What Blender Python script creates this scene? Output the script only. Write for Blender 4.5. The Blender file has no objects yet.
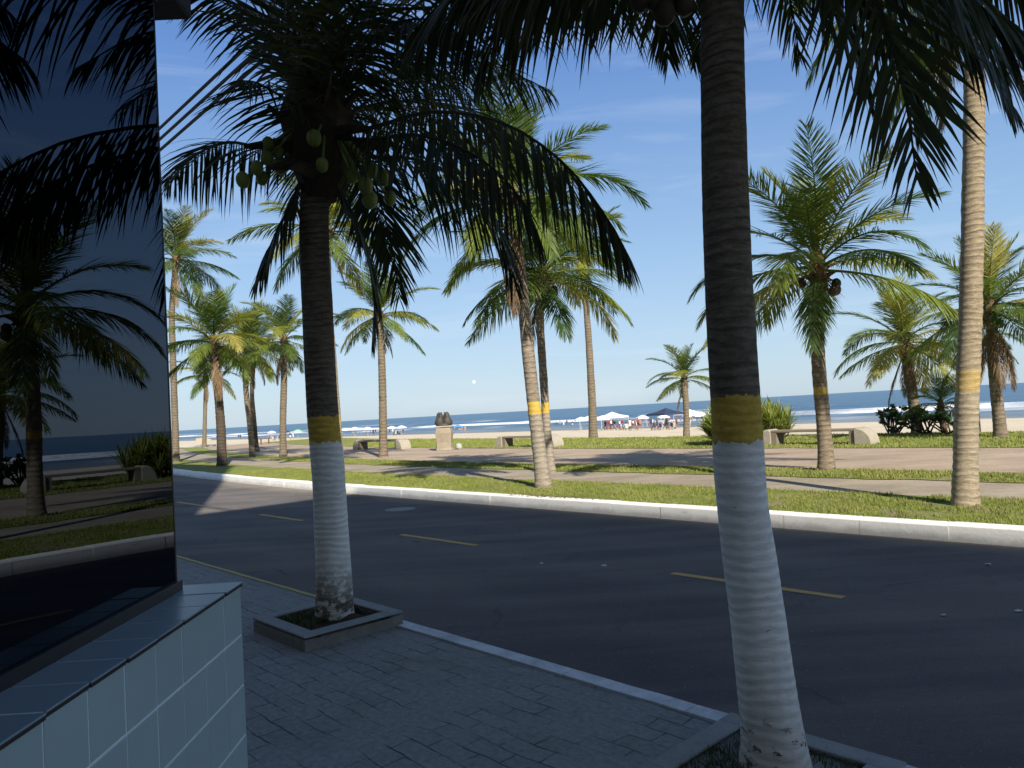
import bpy, bmesh, math, random
import numpy as np
from mathutils import Vector, Matrix, noise

# ------------------------------------------------------------------ camera, world, sun
scene = bpy.context.scene
F_PX = 750.0; ROLL = math.radians(3.25); PITCH = math.radians(2.1); EYE = 1.65
cam_d = bpy.data.cameras.new('camera'); cam = bpy.data.objects.new('camera', cam_d)
scene.collection.objects.link(cam)
cam_d.sensor_width = 36.0; cam_d.lens = 36.0 * F_PX / 1024.0
cam_d.clip_start = 0.05; cam_d.clip_end = 30000
cam.matrix_world = (Matrix.Translation((0, 0, EYE)) @ Matrix.Rotation(math.pi / 2 + PITCH, 4, 'X')
                    @ Matrix.Rotation(-ROLL, 4, 'Z'))
scene.camera = cam

SUN_EL = math.radians(36.0)
SHX, SHY = -0.309, 0.951                     # direction shadows fall along the ground
world = bpy.data.worlds.new('World'); scene.world = world; world.use_nodes = True
wn = world.node_tree.nodes; wl = world.node_tree.links
bg = wn['Background']; bg.inputs['Strength'].default_value = 0.10
sky = wn.new('ShaderNodeTexSky'); sky.sky_type = 'NISHITA'; sky.sun_disc = False
sky.sun_elevation = SUN_EL
sky.sun_rotation = math.atan2(-SHX, -SHY)     # azimuth measured from +Y towards +X
sky.altitude = 0; sky.air_density = 1.0; sky.dust_density = 0.6; sky.ozone_density = 3.0
# thin high cloud streaks
tc = wn.new('ShaderNodeTexCoord'); mp = wn.new('ShaderNodeMapping'); mp.inputs['Scale'].default_value = (1.2, 1.2, 9)
mp.inputs['Rotation'].default_value = (0.08, 0.05, 0.4)
nz = wn.new('ShaderNodeTexNoise'); nz.inputs['Scale'].default_value = 2.2; nz.inputs['Detail'].default_value = 7
nz.inputs['Roughness'].default_value = 0.6; nz.inputs['Distortion'].default_value = 0.5
cr = wn.new('ShaderNodeValToRGB'); cr.color_ramp.elements[0].position = 0.50; cr.color_ramp.elements[1].position = 0.80
cr.color_ramp.elements[0].color = (0, 0, 0, 1); cr.color_ramp.elements[1].color = (0.3, 0.3, 0.3, 1)
mx = wn.new('ShaderNodeMixRGB'); mx.blend_type = 'MIX'; mx.inputs[2].default_value = (6.2, 6.9, 7.6, 1)
hs = wn.new('ShaderNodeHueSaturation'); hs.inputs['Saturation'].default_value = 0.85
wl.new(tc.outputs['Generated'], mp.inputs[0]); wl.new(mp.outputs[0], nz.inputs['Vector'])
wl.new(nz.outputs['Fac'], cr.inputs[0]); wl.new(cr.outputs[0], mx.inputs[0])
sx_ = wn.new('ShaderNodeSeparateXYZ'); wl.new(tc.outputs['Generated'], sx_.inputs[0])
gr = wn.new('ShaderNodeValToRGB'); ge = gr.color_ramp.elements
for _ in range(2): ge.new(0.5)
for i_, (p_, c_) in enumerate([(0.0, (.37, .48, .58)), (0.20, (.225, .375, .58)), (0.44, (.08, .195, .48)), (1.0, (.04, .065, .12))]):
    ge[i_].position = p_; ge[i_].color = (*c_, 1)
wl.new(sx_.outputs['Z'], gr.inputs[0])
sc_ = wn.new('ShaderNodeMixRGB'); sc_.blend_type = 'MULTIPLY'; sc_.inputs[0].default_value = 1; sc_.inputs[2].default_value = (10, 10, 10, 1)
wl.new(gr.outputs[0], sc_.inputs[1])
sm_ = wn.new('ShaderNodeMixRGB'); sm_.inputs[0].default_value = 0.75
wl.new(sky.outputs[0], hs.inputs['Color']); wl.new(hs.outputs[0], sm_.inputs[1]); wl.new(sc_.outputs[0], sm_.inputs[2]); wl.new(sm_.outputs[0], mx.inputs[1]); wl.new(mx.outputs[0], bg.inputs[0])

sd = bpy.data.lights.new('sun', 'SUN'); sd.energy = 5.0; sd.angle = math.radians(0.5); sd.color = (1.0, 0.93, 0.82)
sun = bpy.data.objects.new('sun', sd); scene.collection.objects.link(sun)
dirv = Vector((SHX * math.cos(SUN_EL), SHY * math.cos(SUN_EL), -math.sin(SUN_EL)))
sun.rotation_euler = dirv.to_track_quat('-Z', 'Y').to_euler()
scene.view_settings.view_transform = 'Standard'; scene.view_settings.look = 'None'
scene.view_settings.gamma = 1.0; scene.view_settings.use_curve_mapping = False
scene.view_settings.exposure = 0.52

# ------------------------------------------------------------------ helpers
COL = scene.collection
RNG = random.Random(7)
SV = Vector((0.682, -0.731, 0)).normalized(); NV = Vector((0.731, 0.682, 0)).normalized()

def st(s, t, z=0.0):
    """street coordinates (s along the kerb, t towards the sea) to world"""
    return SV * s + NV * t + Vector((0, 0, z))

def ray(u, v):
    x = (u - 512) / F_PX; y = -(v - 384) / F_PX
    c, s = math.cos(ROLL), math.sin(ROLL)
    x, y = x * c + y * s, -x * s + y * c
    return Vector((x, math.cos(PITCH) - y * math.sin(PITCH), math.sin(PITCH) + y * math.cos(PITCH)))

def at(u, v, Y):
    r = ray(u, v); return Vector((0, 0, EYE)) + r * (Y / r.y)

def sandz(t):
    return 0.0 if t < 29 else max(-3.4, -0.5 * min(1, max(0, (t - 30) / 9)) - 0.027 * (t - 29))

def ground(u, v, z=0.05):
    r = ray(u, v); k = (z - EYE) / r.z
    return Vector((0, 0, EYE)) + r * k

def onsand(u, v):
    r = ray(u, v); k = 20.0
    while k < 400:
        p = Vector((0, 0, EYE)) + r * k
        if p.z <= sandz(p.dot(NV)): return p
        k += 0.25
    return p

def tag(o, label=None, cat=None, group=None, kind=None):
    if label: o['label'] = label
    if cat: o['category'] = cat
    if group: o['group'] = group
    if kind: o['kind'] = kind
    return o

def empty(name, loc=(0, 0, 0), rz=0.0):
    o = bpy.data.objects.new(name, None); o.empty_display_size = 0.3; COL.objects.link(o)
    o.location = loc; o.rotation_euler = (0, 0, rz); return o

class MB:
    """collects verts / faces / material indices and links ONE mesh object"""
    def __init__(s): s.v = []; s.f = []; s.m = []
    def add(s, vs, fs, mi=0):
        b = len(s.v); s.v += [tuple(v) for v in vs]
        s.f += [tuple(i + b for i in f) for f in fs]; s.m += [mi] * len(fs)
    def box(s, c, d, rz=0.0, mi=0, M=None):
        hx, hy, hz = d[0] / 2, d[1] / 2, d[2] / 2
        vs = [Vector((x, y, z)) for x in (-hx, hx) for y in (-hy, hy) for z in (-hz, hz)]
        R = Matrix.Rotation(rz, 3, 'Z')
        vs = [R @ v + Vector(c) for v in vs]
        if M: vs = [M @ v for v in vs]
        s.add(vs, [(0, 1, 3, 2), (4, 6, 7, 5), (0, 4, 5, 1), (2, 3, 7, 6), (0, 2, 6, 4), (1, 5, 7, 3)], mi)
    def tube(s, pts, rads, n=8, mi=0, cap=True, jit=0.0, rng=None):
        rings = []; N = len(pts)
        up = Vector((1, 0, 0))
        for i, p in enumerate(pts):
            a = Vector(pts[max(0, i - 1)]); b = Vector(pts[min(N - 1, i + 1)])
            t = (b - a).normalized()
            x = up - t * up.dot(t)
            if x.length < 1e-3: x = Vector((0, 1, 0)) - t * t.y
            x.normalize(); y = t.cross(x); up = x
            r = rads[i] if hasattr(rads, '__len__') else rads
            ring = []
            for k in range(n):
                a_ = 2 * math.pi * k / n
                rr = r * (1 + (rng.uniform(-jit, jit) if rng else 0))
                ring.append(Vector(p) + x * math.cos(a_) * rr + y * math.sin(a_) * rr)
            rings.append(ring)
        vs = [v for r in rings for v in r]; fs = []
        for i in range(N - 1):
            for k in range(n):
                k2 = (k + 1) % n
                fs.append((i * n + k, i * n + k2, (i + 1) * n + k2, (i + 1) * n + k))
        if cap:
            fs.append(tuple(range(n - 1, -1, -1))); fs.append(tuple((N - 1) * n + k for k in range(n)))
        s.add(vs, fs, mi)
    def ellip(s, c, r, nu=10, nv=7, mi=0, M=None, bump=0.0, seed=0):
        vs = []; c = Vector(c)
        for j in range(nv + 1):
            ph = math.pi * j / nv
            for i in range(nu):
                th = 2 * math.pi * i / nu
                d = Vector((math.sin(ph) * math.cos(th), math.sin(ph) * math.sin(th), math.cos(ph)))
                k = 1 + bump * noise.noise(d * 2.0 + Vector((seed, 0, 0))) if bump else 1
                v = Vector((d.x * r[0], d.y * r[1], d.z * r[2])) * k
                if M: v = M @ v
                vs.append(c + v)
        fs = []
        for j in range(nv):
            for i in range(nu):
                i2 = (i + 1) % nu
                fs.append((j * nu + i, (j + 1) * nu + i, (j + 1) * nu + i2, j * nu + i2))
        s.add(vs, fs, mi)
    def build(s, name, mats, parent=None, smooth=False, link=True):
        me = bpy.data.meshes.new(name); me.from_pydata(s.v, [], s.f); me.update()
        for m in (mats if isinstance(mats, (list, tuple)) else [mats]): me.materials.append(m)
        me.polygons.foreach_set('material_index', s.m)
        if smooth: me.polygons.foreach_set('use_smooth', [True] * len(me.polygons))
        bm = bmesh.new(); bm.from_mesh(me); bmesh.ops.remove_doubles(bm, verts=bm.verts, dist=1e-6)
        bm.to_mesh(me); bm.free()
        if not link: return me
        o = bpy.data.objects.new(name, me); COL.objects.link(o)
        if parent: o.parent = parent
        return o

def bevel(o, w=0.01, seg=2):
    m = o.modifiers.new('bevel', 'BEVEL'); m.width = w; m.segments = seg; m.limit_method = 'ANGLE'; return o

# ---- node material helper
class Mat:
    def __init__(s, name, rough=0.8, spec=0.3):
        s.m = bpy.data.materials.new(name); s.m.use_nodes = True
        s.n = s.m.node_tree.nodes; s.l = s.m.node_tree.links
        s.b = s.n['Principled BSDF']; s.b.inputs['Roughness'].default_value = rough
        s.b.inputs['Specular IOR Level'].default_value = spec
        s.out = s.n['Material Output']
    def coord(s, scale=(1, 1, 1), rot=(0, 0, 0), kind='Object'):
        if kind == 'World':
            t = s.n.new('ShaderNodeNewGeometry'); o = t.outputs['Position']
        else:
            t = s.n.new('ShaderNodeTexCoord'); o = t.outputs[kind]
        m = s.n.new('ShaderNodeMapping'); m.inputs['Scale'].default_value = scale; m.inputs['Rotation'].default_value = rot
        s.l.new(o, m.inputs[0]); return m.outputs[0]
    def noise(s, co, scale, detail=6, rough=0.6, dist=0.0):
        t = s.n.new('ShaderNodeTexNoise'); t.inputs['Scale'].default_value = scale
        t.inputs['Detail'].default_value = detail; t.inputs['Roughness'].default_value = rough; t.inputs['Distortion'].default_value = dist
        s.l.new(co, t.inputs['Vector']); return t.outputs['Fac']
    def ramp(s, fac, stops):
        r = s.n.new('ShaderNodeValToRGB'); e = r.color_ramp.elements
        while len(e) < len(stops): e.new(0.5)
        for i, (p, c) in enumerate(stops):
            e[i].position = p; e[i].color = (c[0], c[1], c[2], 1) if hasattr(c, '__len__') else (c, c, c, 1)
        s.l.new(fac, r.inputs[0]); return r.outputs[0]
    def math(s, op, a, b=None, clamp=False):
        n = s.n.new('ShaderNodeMath'); n.operation = op; n.use_clamp = clamp
        for i, x in enumerate((a, b)):
            if x is None: continue
            if isinstance(x, (int, float)): n.inputs[i].default_value = x
            else: s.l.new(x, n.inputs[i])
        return n.outputs[0]
    def mix(s, fac, a, b, mode='MIX'):
        n = s.n.new('ShaderNodeMixRGB'); n.blend_type = mode
        for i, x in enumerate((fac, a, b)):
            if isinstance(x, (int, float)): n.inputs[i].default_value = x
            elif isinstance(x, tuple): n.inputs[i].default_value = (x[0], x[1], x[2], 1)
            else: s.l.new(x, n.inputs[i])
        return n.outputs[0]
    def color(s, c):
        if isinstance(c, tuple): s.b.inputs['Base Color'].default_value = (c[0], c[1], c[2], 1)
        else: s.l.new(c, s.b.inputs['Base Color'])
        return s
    def bump(s, h, strength=0.5, dist=0.02):
        n = s.n.new('ShaderNodeBump'); n.inputs['Strength'].default_value = strength; n.inputs['Distance'].default_value = dist
        s.l.new(h, n.inputs['Height']); s.l.new(n.outputs[0], s.b.inputs['Normal']); return s
    def sep(s, co):
        n = s.n.new('ShaderNodeSeparateXYZ'); s.l.new(co, n.inputs[0]); return n.outputs
    def rand(s):
        return s.n.new('ShaderNodeObjectInfo').outputs['Random']

def simple(name, c, rough=0.7, var=0.25, scale=8, bump=0.2, spec=0.3):
    m = Mat(name, rough, spec); co = m.coord()
    nz = m.noise(co, scale)
    m.color(m.mix(nz, tuple(x * (1 - var) for x in c), tuple(min(1, x * (1 + var)) for x in c)))
    if bump: m.bump(m.noise(co, scale * 5), bump, 0.01)
    return m.m

ST_ROT = math.atan2(0.731, 0.682)          # turns world xy into street aligned xy
# ---- materials
def mat_asphalt():
    m = Mat('asphalt', 0.9, 0.12); co = m.coord(kind='World')
    big = m.noise(m.coord((1, 1, 1), (0, 0, ST_ROT), 'World'), 0.35, 5, 0.6, 0.3)
    streak = m.noise(m.coord((0.12, 1.6, 1), (0, 0, ST_ROT), 'World'), 1.0, 5, 0.6)
    fine = m.noise(co, 90, 4, 0.8)
    a = m.ramp(big, [(0.3, (0.040, 0.041, 0.046)), (0.7, (0.058, 0.058, 0.062))])
    a = m.mix(m.ramp(streak, [(0.42, 0.0), (0.62, 0.7)]), a, (0.075, 0.072, 0.070))
    a = m.mix(0.55, a, m.ramp(fine, [(0.35, 0.25), (0.75, 0.9)]), 'MULTIPLY')
    a = m.mix(1.0, a, (3.7, 3.4, 3.05), 'MULTIPLY')
    cob = m.coord((1, 1, 1), (0, 0, ST_ROT), 'World')
    t_ = m.sep(cob)[1]                                   # street coordinate: tyre lanes, gutter dust
    lane = m.math('POWER', m.math('ABSOLUTE', m.math('SINE', m.math('MULTIPLY', m.math('SUBTRACT', t_, 3.9), 2.05))), 4.0)
    a = m.mix(m.math('MULTIPLY', lane, 0.35), a, m.mix(1.0, a, (1.35, 1.33, 1.3), 'MULTIPLY'))
    wob_ = m.math('ADD', t_, m.math('MULTIPLY', big, 0.9))
    edge1 = m.math('MULTIPLY', m.math('SUBTRACT', wob_, 9.45), 2.2, True)
    edge2 = m.math('MULTIPLY', m.math('SUBTRACT', 4.15, wob_), 2.0, True)
    a = m.mix(m.math('MULTIPLY', m.math('ADD', edge1, edge2, True), 0.6), a, (0.30, 0.26, 0.20))
    blot = m.noise(cob, 1.7, 6, 0.75, 0.8)
    a = m.mix(m.ramp(blot, [(0.60, 0.0), (0.72, 0.55)]), a, (0.055, 0.05, 0.045))
    vo = m.n.new('ShaderNodeTexVoronoi'); vo.feature = 'DISTANCE_TO_EDGE'; vo.inputs['Scale'].default_value = 0.55
    wv = m.n.new('ShaderNodeTexNoise'); wv.inputs['Scale'].default_value = 2.5; wv.inputs['Detail'].default_value = 6; m.l.new(cob, wv.inputs['Vector'])
    ad = m.n.new('ShaderNodeMixRGB'); ad.blend_type = 'ADD'; ad.inputs[0].default_value = 0.45; m.l.new(cob, ad.inputs[1]); m.l.new(wv.outputs['Color'], ad.inputs[2]); m.l.new(ad.outputs[0], vo.inputs['Vector'])
    crack = m.math('MULTIPLY', m.ramp(vo.outputs['Distance'], [(0.004, 1.0), (0.012, 0.0)]), m.ramp(m.noise(cob, 0.5, 3), [(0.52, 0.0), (0.62, 0.45)]))
    a = m.mix(crack, a, (0.03, 0.028, 0.026))
    spk = m.noise(co, 55, 2, 0.5)
    a = m.mix(m.ramp(spk, [(0.68, 0.0), (0.74, 0.6)]), a, (0.36, 0.34, 0.31))
    m.color(a); m.bump(fine, 0.9, 0.012); return m.m
def mat_sidewalk():
    m = Mat('stone_paving', 0.85, 0.15); co = m.coord((1, 1, 1), (0, 0, ST_ROT), 'World')
    wob = m.n.new('ShaderNodeTexNoise'); wob.inputs['Scale'].default_value = 3.0; m.l.new(co, wob.inputs['Vector'])
    add = m.n.new('ShaderNodeMixRGB'); add.blend_type = 'ADD'; add.inputs[0].default_value = 0.085
    m.l.new(co, add.inputs[1]); m.l.new(wob.outputs['Color'], add.inputs[2])
    br = m.n.new('ShaderNodeTexBrick'); m.l.new(add.outputs[0], br.inputs['Vector'])
    br.inputs['Scale'].default_value = 1.0; br.inputs['Brick Width'].default_value = 0.27; br.inputs['Row Height'].default_value = 0.125
    br.inputs['Mortar Size'].default_value = 0.006; br.inputs['Mortar Smooth'].default_value = 0.6; br.inputs['Bias'].default_value = 0.0
    br.inputs['Color1'].default_value = (0.25, 0.255, 0.245, 1); br.inputs['Color2'].default_value = (0.33, 0.335, 0.32, 1)
    br.inputs['Mortar'].default_value = (0.05, 0.05, 0.045, 1)
    fill = m.noise(co, 2.4, 5, 0.7)
    base = m.mix(m.ramp(fill, [(0.42, 0.15), (0.55, 0.95)]), br.outputs['Color'], (0.30, 0.305, 0.29))
    n2 = m.noise(co, 26, 5, 0.7)
    base = m.mix(0.6, base, m.ramp(n2, [(0.3, 0.45), (0.75, 1.25)]), 'MULTIPLY')
    spot = m.noise(co, 1.1, 4, 0.7, 0.6)
    base = m.mix(m.ramp(spot, [(0.55, 0.0), (0.75, 0.5)]), base, (0.16, 0.145, 0.12))
    m.color(base)
    h = m.math('SUBTRACT', m.math('MULTIPLY', n2, 0.5), m.math('MULTIPLY', m.math('MULTIPLY', br.outputs['Fac'], 0.8), m.ramp(fill, [(0.42, 1.0), (0.58, 0.15)])))
    m.bump(h, 0.6, 0.02); return m.m
def mat_grass(name='lawn', k=1.0):
    m = Mat(name, 0.9, 0.1); co = m.coord(kind='World')
    a = m.noise(co, 0.9, 6, 0.7, 0.4); b = m.noise(co, 22, 5, 0.8)
    c = m.ramp(a, [(0.3, (0.16 * k, 0.20 * k, 0.045 * k)), (0.5, (0.23 * k, 0.265 * k, 0.06 * k)), (0.72, (0.32 * k, 0.30 * k, 0.11 * k))])
    bare = m.noise(co, 1.3, 6, 0.75, 0.5)
    if name == 'lawn': c = m.mix(m.ramp(bare, [(0.53, 0.0), (0.62, 0.85)]), c, (0.34, 0.27, 0.18))
    else: c = m.mix(m.ramp(m.noise(co, 3.0, 4), [(0.5, 0.0), (0.75, 0.6)]), c, (0.36, 0.32, 0.16))
    c = m.mix(0.7, c, m.ramp(b, [(0.3, 0.45), (0.7, 1.35)]), 'MULTIPLY')
    m.color(c); m.bump(b, 0.8, 0.05); return m.m
def mat_path(name, c1, c2, c3):
    m = Mat(name, 0.85, 0.2); co = m.coord((0.5, 1, 1), (0, 0, ST_ROT), 'World')
    a = m.noise(co, 0.8, 6, 0.65, 0.5); b = m.noise(m.coord(kind='World'), 14, 5, 0.8)
    c = m.ramp(a, [(0.3, c1), (0.5, c2), (0.7, c3)])
    c = m.mix(0.6, c, m.ramp(b, [(0.3, 0.6), (0.7, 1.2)]), 'MULTIPLY')
    m.color(c); m.bump(b, 0.4, 0.02); return m.m
def mat_sand():
    m = Mat('sand', 0.95, 0.1); co = m.coord(kind='World')
    rot = m.coord((1, 1, 1), (0, 0, ST_ROT), 'World')
    a = m.noise(co, 0.25, 6, 0.6); b = m.noise(co, 6, 5, 0.8)
    c = m.ramp(a, [(0.3, (0.56, 0.47, 0.34)), (0.7, (0.68, 0.59, 0.44))])
    c = m.mix(0.4, c, m.ramp(b, [(0.3, 0.7), (0.7, 1.1)]), 'MULTIPLY')
    z = m.sep(m.coord(kind='World'))[2]
    wet = m.math('MULTIPLY', m.math('SUBTRACT', -2.38, z), 4.0, True)
    c = m.mix(wet, c, (0.22, 0.20, 0.17))
    m.color(c)
    r = m.math('SUBTRACT', 0.95, m.math('MULTIPLY', wet, 0.5)); m.l.new(r, m.b.inputs['Roughness'])
    m.bump(b, 0.5, 0.05); return m.m
def mat_sea():
    m = Mat('sea_water', 0.35, 0.35); co = m.coord((0.5, 1, 1), (0, 0, ST_ROT), 'World')
    a = m.noise(co, 0.012, 5, 0.6); b = m.noise(co, 0.5, 6, 0.75)
    c = m.ramp(a, [(0.35, (0.055, 0.12, 0.19)), (0.65, (0.08, 0.155, 0.215))])
    c = m.mix(0.6, c, m.ramp(b, [(0.3, 0.6), (0.7, 1.4)]), 'MULTIPLY')
    at_ = m.n.new('ShaderNodeAttribute'); at_.attribute_name = 'foam'
    sh = m.n.new('ShaderNodeAttribute'); sh.attribute_name = 'shallow'
    c = m.mix(sh.outputs['Fac'], c, (0.19, 0.22, 0.21))
    f = m.math('MULTIPLY', at_.outputs['Fac'], m.ramp(m.noise(co, 0.9, 6, 0.8), [(0.30, 0.1), (0.5, 1.0)]), True)
    c = m.mix(f, c, (0.82, 0.84, 0.85)); m.color(c)
    m.l.new(m.math('ADD', 0.35, m.math('MULTIPLY', f, 0.5)), m.b.inputs['Roughness'])
    m.bump(b, 0.9, 0.6); return m.m
def mat_kerb(name, col, wear=(0.28, 0.26, 0.22), amt=0.25):
    m = Mat(name, 0.75, 0.3); co = m.coord(kind='World')
    a = m.noise(co, 2.2, 7, 0.75, 0.3); b = m.noise(co, 30, 4, 0.8)
    c = m.mix(m.ramp(a, [(0.58 - amt * 0.3, 0.0), (0.78, 0.85)]), col, wear)
    z = m.sep(co)[2]
    gr_ = m.math('MULTIPLY', m.math('SUBTRACT', m.math('MULTIPLY', a, 0.22), m.math('ADD', z, 0.13)), 14.0, True)
    c = m.mix(m.math('MULTIPLY', gr_, 0.4), c, (0.20, 0.17, 0.13))
    sc = m.noise(m.coord((0.35, 1, 3), (0, 0, ST_ROT), 'World'), 3.5, 6, 0.8)
    c = m.mix(m.ramp(sc, [(0.58, 0.0), (0.68, 0.5)]), c, (0.42, 0.39, 0.34))
    c = m.mix(0.25, c, m.ramp(b, [(0.3, 0.8), (0.7, 1.2)]), 'MULTIPLY')
    m.color(c); m.bump(m.mix(0.5, a, b), 0.4, 0.02); return m.m
def mat_bark(name, bark1, bark2, white=0.0, yellow=0.0, ytop=1.635, ybot=1.43, ring=28.0, wear=0.35):
    m = Mat(name, 0.85, 0.2); co = m.coord(); xyz = m.sep(co); z = xyz[2]
    n1 = m.noise(m.coord((1, 1, 0.35)), 7, 6, 0.7, 0.3); n2 = m.noise(m.coord((2, 2, 9)), 4, 5, 0.7, 0.8)
    n3 = m.noise(co, 40, 4, 0.8)
    nl = m.noise(m.coord(), 2.2, 3, 0.5)
    zz = m.math('ADD', z, m.math('MULTIPLY', nl, 0.16))
    rg = m.math('SINE', m.math('MULTIPLY', zz, ring * 2 * math.pi / 2))
    rg = m.math('ADD', m.math('MULTIPLY', rg, 0.5), 0.5)
    c = m.ramp(n2, [(0.32, bark1), (0.62, bark2)])
    c = m.mix(m.math('MULTIPLY', m.math('MULTIPLY', m.math('POWER', rg, 5.0), 0.75), m.ramp(m.noise(m.coord(), 5, 3), [(0.35, 0.15), (0.65, 1.0)])), c, tuple(x * 0.35 for x in bark1))
    c = m.mix(0.5, c, m.ramp(n3, [(0.3, 0.5), (0.7, 1.3)]), 'MULTIPLY')
    drip = m.noise(m.coord((1, 1, 0.12)), 22, 4, 0.7)
    zn = m.math('ADD', z, m.math('ADD', m.math('MULTIPLY', m.math('SUBTRACT', n1, 0.5), 0.07), m.math('MULTIPLY', m.math('SUBTRACT', drip, 0.5), 0.08)))
    if white > 0:
        inw = m.math('LESS_THAN', zn, ybot)
        patch = m.ramp(m.noise(m.coord((1, 1, 1.6)), 9, 5, 0.7), [((0.40 if wear < 0.5 else 0.50), 1.0), ((0.44 if wear < 0.5 else 0.53), 0.0)])  # chipped patches
        low = m.ramp(m.math('MULTIPLY', z, 1.0), [(0.10, 1.0), (0.30 if wear < 0.5 else 0.50, 0.0)])
        chip = m.math('SUBTRACT', 1.0, m.math('MULTIPLY', patch, low), True)
        tiny = m.ramp(m.noise(m.coord((1, 1, 1.8)), 11, 5, 0.7), [(0.29, 0.0), (0.33, 1.0)])
        wfac = m.math('MULTIPLY', m.math('MULTIPLY', inw, m.math('MULTIPLY', chip, tiny)), white)
        wc = m.mix(m.math('MULTIPLY', m.math('POWER', rg, 3.0), 0.35), (0.86, 0.83, 0.76), (0.58, 0.55, 0.48))
        wc = m.mix(m.ramp(n2, [(0.4, 0.0), (0.7, 0.6)]), wc, (0.56, 0.53, 0.44))
        wc = m.mix(m.ramp(m.math('ADD', z, m.math('MULTIPLY', drip, 0.5)), [(0.25, 0.55), (0.75, 0.0)]), wc, (0.36, 0.31, 0.23))
        c = m.mix(wfac, c, wc)
    if yellow > 0:
        iny = m.math('MULTIPLY', m.math('GREATER_THAN', zn, ybot), m.math('LESS_THAN', zn, ytop))
        yc = m.ramp(n2, [(0.3, (0.52, 0.33, 0.05)), (0.65, (0.70, 0.48, 0.07))])
        yc = m.mix(m.ramp(n3, [(0.45, 0.0), (0.65, 0.4)]), yc, (0.22, 0.15, 0.05))
        c = m.mix(m.math('MULTIPLY', iny, yellow), c, yc)
    m.color(c)
    h = m.math('ADD', m.math('MULTIPLY', rg, 0.6), m.math('ADD', m.math('MULTIPLY', n2, 0.7), m.math('MULTIPLY', n3, 0.35)))
    m.bump(h, 0.55, 0.015); return m.m
def mat_leaf(name, c1, c2, c3, trans=0.35):
    m = Mat(name, 0.5, 0.35); r = m.rand(); co = m.coord()
    n = m.noise(co, 1.6, 3)
    f = m.math('ADD', m.math('MULTIPLY', r, 0.6), m.math('MULTIPLY', n, 0.4))
    c = m.ramp(f, [(0.15, c1), (0.5, c2), (0.85, c3)])
    c = m.mix(0.45, c, m.ramp(m.noise(co, 11, 3), [(0.3, 0.6), (0.7, 1.4)]), 'MULTIPLY')
    m.color(c)
    t = m.n.new('ShaderNodeBsdfTranslucent'); m.l.new(m.mix(1.0, c, (1.1, 1.2, 0.45), 'MULTIPLY'), t.inputs[0])
    s = m.n.new('ShaderNodeMixShader'); s.inputs[0].default_value = trans
    m.l.new(m.b.outputs[0], s.inputs[1]); m.l.new(t.outputs[0], s.inputs[2]); m.l.new(s.outputs[0], m.out.inputs[0])
    return m.m

M = {}
M['asphalt'] = mat_asphalt(); M['side'] = mat_sidewalk(); M['lawn'] = mat_grass()
M['path1'] = mat_path('path_concrete', (0.25, 0.205, 0.15), (0.34, 0.285, 0.21), (0.44, 0.37, 0.28))
M['path2'] = mat_path('path_pink_concrete', (0.31, 0.235, 0.17), (0.40, 0.31, 0.225), (0.49, 0.395, 0.295))
M['sand'] = mat_sand(); M['sea'] = mat_sea()
M['kerb_w'] = mat_kerb('white_painted_kerb', (0.88, 0.86, 0.80), (0.55, 0.52, 0.46), amt=-0.3)
M['kerb_n'] = mat_kerb('worn_white_kerb', (0.66, 0.69, 0.72), (0.2, 0.2, 0.2), 0.4)
M['kerb_y'] = mat_kerb('yellow_painted_kerb', (0.50, 0.40, 0.14), (0.22, 0.2, 0.16), 0.4)
M['line'] = mat_kerb('road_line_paint', (0.80, 0.45, 0.08), (0.30, 0.22, 0.12), 0.0)
M['kerbside_strip'] = mat_path('pale_strip_surface', (0.20, 0.18, 0.15), (0.26, 0.235, 0.19), (0.32, 0.28, 0.23))
M['bark_P'] = mat_bark('painted_palm_bark', (0.085, 0.066, 0.045), (0.20, 0.165, 0.12), 1.0, 0.9, ring=40)
M['bark_W'] = mat_bark('worn_painted_palm_bark', (0.085, 0.066, 0.045), (0.20, 0.165, 0.12), 1.0, 0.9, ring=40, wear=0.8)
M['bark_L'] = mat_bark('pale_palm_bark', (0.19, 0.145, 0.09), (0.38, 0.31, 0.21), 0.05, 0.35, 1.80, 1.52, ring=22)
M['bark_M'] = mat_bark('mottled_palm_bark', (0.13, 0.10, 0.07), (0.36, 0.30, 0.225), 0.10, 0.85, 1.78, 1.52, ring=18)
M['bark_F'] = mat_bark('banded_palm_bark', (0.12, 0.09, 0.06), (0.30, 0.24, 0.17), 0.0, 0.7, 1.74, 1.58, ring=18)
M['bark_G'] = mat_bark('plain_palm_bark', (0.10, 0.075, 0.05), (0.27, 0.22, 0.155), 0.0, 0.0, ring=14)
M['bark_D'] = mat_bark('shade_dark_palm_bark', (0.055, 0.042, 0.03), (0.12, 0.095, 0.07), 0.0, 0.0, ring=14)  # bark darkened to carry the shade on the left cluster's nearest trunk
M['leaf'] = mat_leaf('palm_leaf', (0.05, 0.10, 0.028), (0.11, 0.17, 0.035), (0.24, 0.28, 0.05), 0.42)
M['leaf_y'] = mat_leaf('yellowing_palm_leaf', (0.22, 0.25, 0.045), (0.32, 0.32, 0.06), (0.42, 0.36, 0.10), 0.4)
M['leaf_n'] = mat_leaf('shaded_near_palm_leaf', (0.026, 0.036, 0.016), (0.038, 0.050, 0.018), (0.065, 0.075, 0.024), 0.22)  # darker copy of the palm leaf, building shade put into the colour
M['leaf_dead'] = mat_leaf('dry_palm_leaf', (0.14, 0.09, 0.045), (0.20, 0.13, 0.07), (0.28, 0.20, 0.11), 0.2)
M['fibre'] = simple('crown_fibre', (0.13, 0.085, 0.045), 0.95, 0.5, 14, 0.8)
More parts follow.
